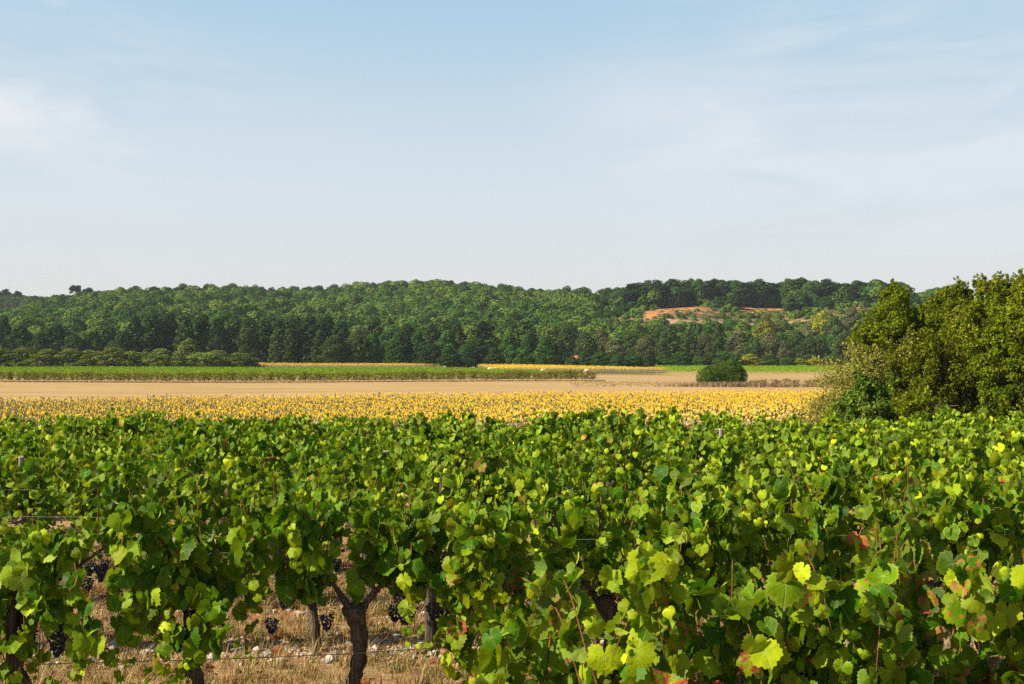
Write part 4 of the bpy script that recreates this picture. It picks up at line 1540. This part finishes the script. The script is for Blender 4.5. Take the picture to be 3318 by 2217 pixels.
# ------------------------------------------------------------------ the round clipped bush
def bush():
    r = np.random.default_rng(91)
    Y = 209.0
    x = X(2340, Y)
    g = float(ground_z(x, Y))
    t = tag(obj('round_bush', None, None, (x, Y, g)), 'dense dome shaped dark green bush alone in the stubble', 'bush')
    cl = [(-2.9, 0, 1.25, 1.5, 1.6, 1.35), (-1.9, -.4, 1.5, 1.8, 1.8, 1.55), (-.5, 0, 1.75, 2.1, 1.9, 1.75), (.9, 0, 2.1, 2.0, 1.9, 1.78), (2.0, .2, 1.8, 1.9, 1.8, 1.7), (3.0, .2, 1.4, 1.35, 1.5, 1.3), (-1.2, -1.0, .9, 1.9, 1.2, 1.0), (1.6, -1.0, 1.0, 2.0, 1.2, 1.1)]
    big = list(cl)
    for c in big:
        for q in range(16):
            d = unit(r.normal(0, 1, 3))
            if d[2] < -.3:
                continue
            s = r.uniform(.28, .5)
            cl.append((c[0] + d[0] * c[3] * .86, c[1] + d[1] * c[4] * .86, c[2] + d[2] * c[5] * .86, s, s, s * .8))
    V, F, T = shell(r, cl, 58, .10, .42, .86, .35)
    k = V[F[:, 0], 2] > .02
    obj('crown', mesh('crown', V, F[k], FM['bush'], {'tint': T}), t, (0, 0, 0), 0, (1.0, 1.0, 1.10))
    mb = MB()
    for q in range(5):
        xx = r.uniform(-2.4, 2.4)
        P, Q = tube(spline([(xx, 0, -.1), (xx + .2, .1, .6), (xx * 1.2, .1, 1.4)], .3), .08, 6)
        mb.add(P, Q)
    obj('stems', mb.mesh('stems', M_BARK), t)


bush()

# ------------------------------------------------------------------ trees and shrubs at the right edge
def near_tree(name, px, ytop, Y, wpx, n, mk, label, cat='tree', seed=0, leaf=.075, per=120, shape='round', spikes=6, base=.0, low=0.0, cr=.17, trunkr=.14, ym=.4, dead=0, group=None):
    r = np.random.default_rng(seed)
    x = X(px, Y)
    g = float(ground_z(x, Y))
    H = Z(ytop, Y) - g
    w_ = wpx / FOC * Y
    t = tag(obj(name, None, None, (x, Y, g)), label, cat, group)
    cl = clump_crown(r, H * (1 - base) * .97, w_, n, shape, cr)
    cl = [(c[0], c[1], c[2] + H * base, c[3], c[4], c[5]) for c in cl]
    fine = []
    for c in cl:                                                    # break every clump into sprays
        m = 7
        for q in range(m):
            d = unit(r.normal(0, 1, 3))
            s = c[3] * r.uniform(.34, .62)
            fine.append((c[0] + d[0] * c[3] * .8, c[1] + d[1] * c[4] * .8, c[2] + d[2] * c[5] * .8, s * .95, s * .95, s * r.uniform(.75, 1.3)))
    for q in range(spikes):                                         # twigs standing out of the top
        a = r.uniform(-1, 1)
        bx = a * w_ * .42
        bz = H * (.93 - .25 * a * a)
        for u in range(6):
            s = .30 * (1 - u / 8)
            for _u in range(2):
                fine.append((bx + r.normal(0, .10) + u * .05 * a, r.normal(0, .4), bz + u * .19, s * .6, s * .6, s * .95))
    fine = [c for c in fine if c[2] > .15]
    V, F, T = shell(r, fine, per, leaf, .55, .35, ym)
    obj('crown', mesh('crown', V, F, FM[mk], {'tint': T}), t)
    obj('trunk', trunk_mesh(r, H * .75, trunkr, 9, w_ * .35), t)
    for q in range(dead):
        b = np.array([r.normal(.6, w_ * .15), -w_ * .36, H * r.uniform(.22, .42)])
        e = b + np.array([-r.uniform(.6, 2.0), -r.uniform(.9, 1.5), r.uniform(-.25, .35)])
        Q = spline([b, (b + e) / 2 + r.normal(0, .12, 3), e], .12)
        mb = MB()
        mb.add(*tube(Q, np.linspace(.028, .008, len(Q)), 5))
        for u in range(5):
            i0 = int(len(Q) * r.uniform(.3, .9))
            ee = Q[i0] + r.normal(0, .3, 3)
            mb.add(*tube(np.linspace(Q[i0], ee, 3), [.010, .007, .003], 4))
        obj('dead_branch', mb.mesh('dead_branch', M_PALEBARK, True), t)
    return t


GR = 'trees at the right edge of the vineyard'
near_tree('broadleaf_tree', 2905, 928, 66, 260, 60, 'olive', 'left of the tall trees at the right edge, rounded olive crown above the rusty shrub', seed=1, cr=.2, spikes=5, ym=.32, group=GR)
near_tree('broadleaf_tree', 3085, 915, 70, 300, 62, 'olive', 'tall olive tree at the right, between the rounded crown and the spiky highest one', seed=2, spikes=5, ym=.42, group=GR)
near_tree('broadleaf_tree', 3225, 890, 68, 290, 62, 'olive', 'highest olive tree at the right edge with a spiky tuft on top', seed=3, spikes=9, ym=.45, group=GR)
near_tree('broadleaf_tree', 3345, 885, 66, 260, 58, 'olive', 'tall tree cut off by the right picture edge', seed=4, spikes=6, ym=.45, group=GR)
near_tree('broadleaf_tree', 3265, 985, 59, 270, 60, 'bright', 'dense lush green tree in front of the olive trees at the right edge', seed=5, spikes=3, ym=.38, leaf=.075, per=120, group=GR)
near_tree('broadleaf_tree', 3000, 1075, 60, 280, 50, 'olive', 'bushy yellow olive tree with bare pale branches below the tall trees', seed=6, spikes=4, ym=.55, dead=9, per=70, group=GR)
near_tree('broadleaf_tree', 3110, 1030, 63, 230, 44, 'olive', 'yellowish bushy tree behind the bare pale branches', seed=9, spikes=3, ym=.62, per=70, group=GR)
near_tree('broadleaf_tree', 3010, 965, 72, 260, 50, 'olive', 'olive tree filling the dip of the skyline behind the other trees at the right', seed=10, spikes=3, ym=.4, group=GR)
near_tree('broadleaf_tree', 2812, 1050, 63, 150, 34, 'olive', 'small green tree leaning left beside the rusty shrub', seed=11, spikes=3, ym=.38, group=GR)
near_tree('shrub', 2810, 1228, 57, 250, 26, 'bush', 'low dark green shrub before the rusty shrub at the vineyard edge', 'shrub', seed=7, spikes=2, ym=.35, leaf=.09, per=60, trunkr=.05)
near_tree('shrub', 2990, 1275, 55, 240, 20, 'olive', 'low olive scrub under the bare pale branches', 'shrub', seed=8, spikes=2, ym=.3, leaf=.09, per=56, trunkr=.05)


def rusty_shrub():
    r = np.random.default_rng(15)
    Y = 62.0
    x = X(2830, Y)
    g = float(ground_z(x, Y))
    t = tag(obj('shrub', None, None, (x, Y, g)), 'thin rusty shrub fanning twiggy branches to the left over the sunflowers', 'shrub')
    mb, P, N, tn = MB(), [], [], []
    for q in range(110):
        a = r.uniform(RA(4), RA(96))                                # fan from flat left to upright
        L = r.uniform(1.6, 3.9) * (1.0 if a < 1.2 else 1.2)
        d = np.array([-math.cos(a), r.normal(0, .4), math.sin(a)])
        b = np.array([r.uniform(-.6, .9), r.normal(0, .5), r.uniform(1.1, 2.3)])
        e = b + d * L
        Q = spline([(b[0] * .3, 0, 0.2), b, (b + e) / 2 + (0, 0, .14 * L), e + (0, 0, -.10 * L)], .2)
        mb.add(*tube(Q, np.linspace(.022, .005, len(Q)), 4, caps=False))
        for i in range(len(Q) // 3, len(Q)):
            for u in range(r.integers(10, 22)):
                o = r.normal(0, .18, 3)
                P.append(Q[i] + o)
                N.append(r.normal(0, 1, 3) + (0, 0, .4))
                tn.append((np.clip(r.normal(.45, .3), 0, 1), r.random(), 0, 1))
        for u in range(4):
            i0 = int(len(Q) * r.uniform(.4, .95))
            mb.add(*tube(np.linspace(Q[i0], Q[i0] + r.normal(0, .28, 3) + d * .2, 3), [.007, .005, .002], 3, caps=False))
    V, F, T = cards(np.array(P), np.array(N), r.uniform(.045, .085, len(P)), r, np.array(tn))
    obj('crown', mesh('crown', V, F, FM['rust'], {'tint': T}), t)
    obj('branches', mb.mesh('branches', bark_material('rusty_twig', (.12, .08, .04), (.24, .17, .09), 9, .3), True), t)


rusty_shrub()

# a scrap of orange roof among the trees
def house():
    Y = 412.0
    x = X(1876, Y)
    g = float(ground_z(x, Y))
    t = tag(obj('house', None, None, (x, Y, g), RA(12)), 'small house with an orange tiled roof almost hidden in the trees', 'house')
    zz = Z(1158, Y) - g
    a, b, c = 2.6, 2.0, zz - .55
    V = np.array([(-a, -b, 0), (a, -b, 0), (a, b, 0), (-a, b, 0), (-a, -b, c), (a, -b, c), (a, b, c), (-a, b, c), (-a, 0, c + .9), (a, 0, c + .9)], float)
    F = [np.array([[0, 1, 5, 4], [1, 2, 6, 5], [2, 3, 7, 6], [3, 0, 4, 7]]), np.array([[4, 8, 7], [5, 6, 9]])]
    obj('wall', mesh('wall', V, F, simple_material('pale_render', (.45, .40, .33), .9, .1, 3, (.55, .50, .42))), t)
    e = .35
    V = np.array([(-a - e, -b - e, c - .12), (a + e, -b - e, c - .12), (a + e, 0, c + 1.0), (-a - e, 0, c + 1.0), (a + e, b + e, c - .12), (-a - e, b + e, c - .12)], float)
    V = np.vstack([V, V + (0, 0, .12)])
    F = np.array([[0, 3, 2, 1], [3, 5, 4, 2], [6, 7, 8, 9], [9, 8, 10, 11], [0, 1, 7, 6], [4, 5, 11, 10], [1, 2, 8, 7], [2, 4, 10, 8], [3, 0, 6, 9], [5, 3, 9, 11]])
    obj('roof', mesh('roof', V, F, simple_material('roof_tiles', (.42, .15, .06), .85, .1, 5, (.55, .24, .11))), t)


house()

# ------------------------------------------------------------------ air
def haze():
    x0, x1, y0, y1, z0, z1 = -790, 790, -75, 1360, -6, 95
    V = np.array([(a, b, c) for a in (x0, x1) for b in (y0, y1) for c in (z0, z1)], float)
    F = np.array([[0, 1, 3, 2], [4, 6, 7, 5], [0, 4, 5, 1], [2, 3, 7, 6], [0, 2, 6, 4], [1, 5, 7, 3]])
    m = bpy.data.materials.new('hazy_air')
    m.use_nodes = True
    t = m.node_tree
    t.nodes.clear()
    p = nn(t, 'ShaderNodeVolumePrincipled')
    p.inputs['Color'].default_value = (.72, .84, 1.0, 1)
    p.inputs['Density'].default_value = HAZE
    o = nn(t, 'ShaderNodeOutputMaterial')
    t.links.new(p.outputs[0], o.inputs['Volume'])
    tag(obj('haze', mesh('haze', V, F, m)), 'thin summer haze over the valley', None, None, 'stuff')


HAZE = 0.00007
haze()
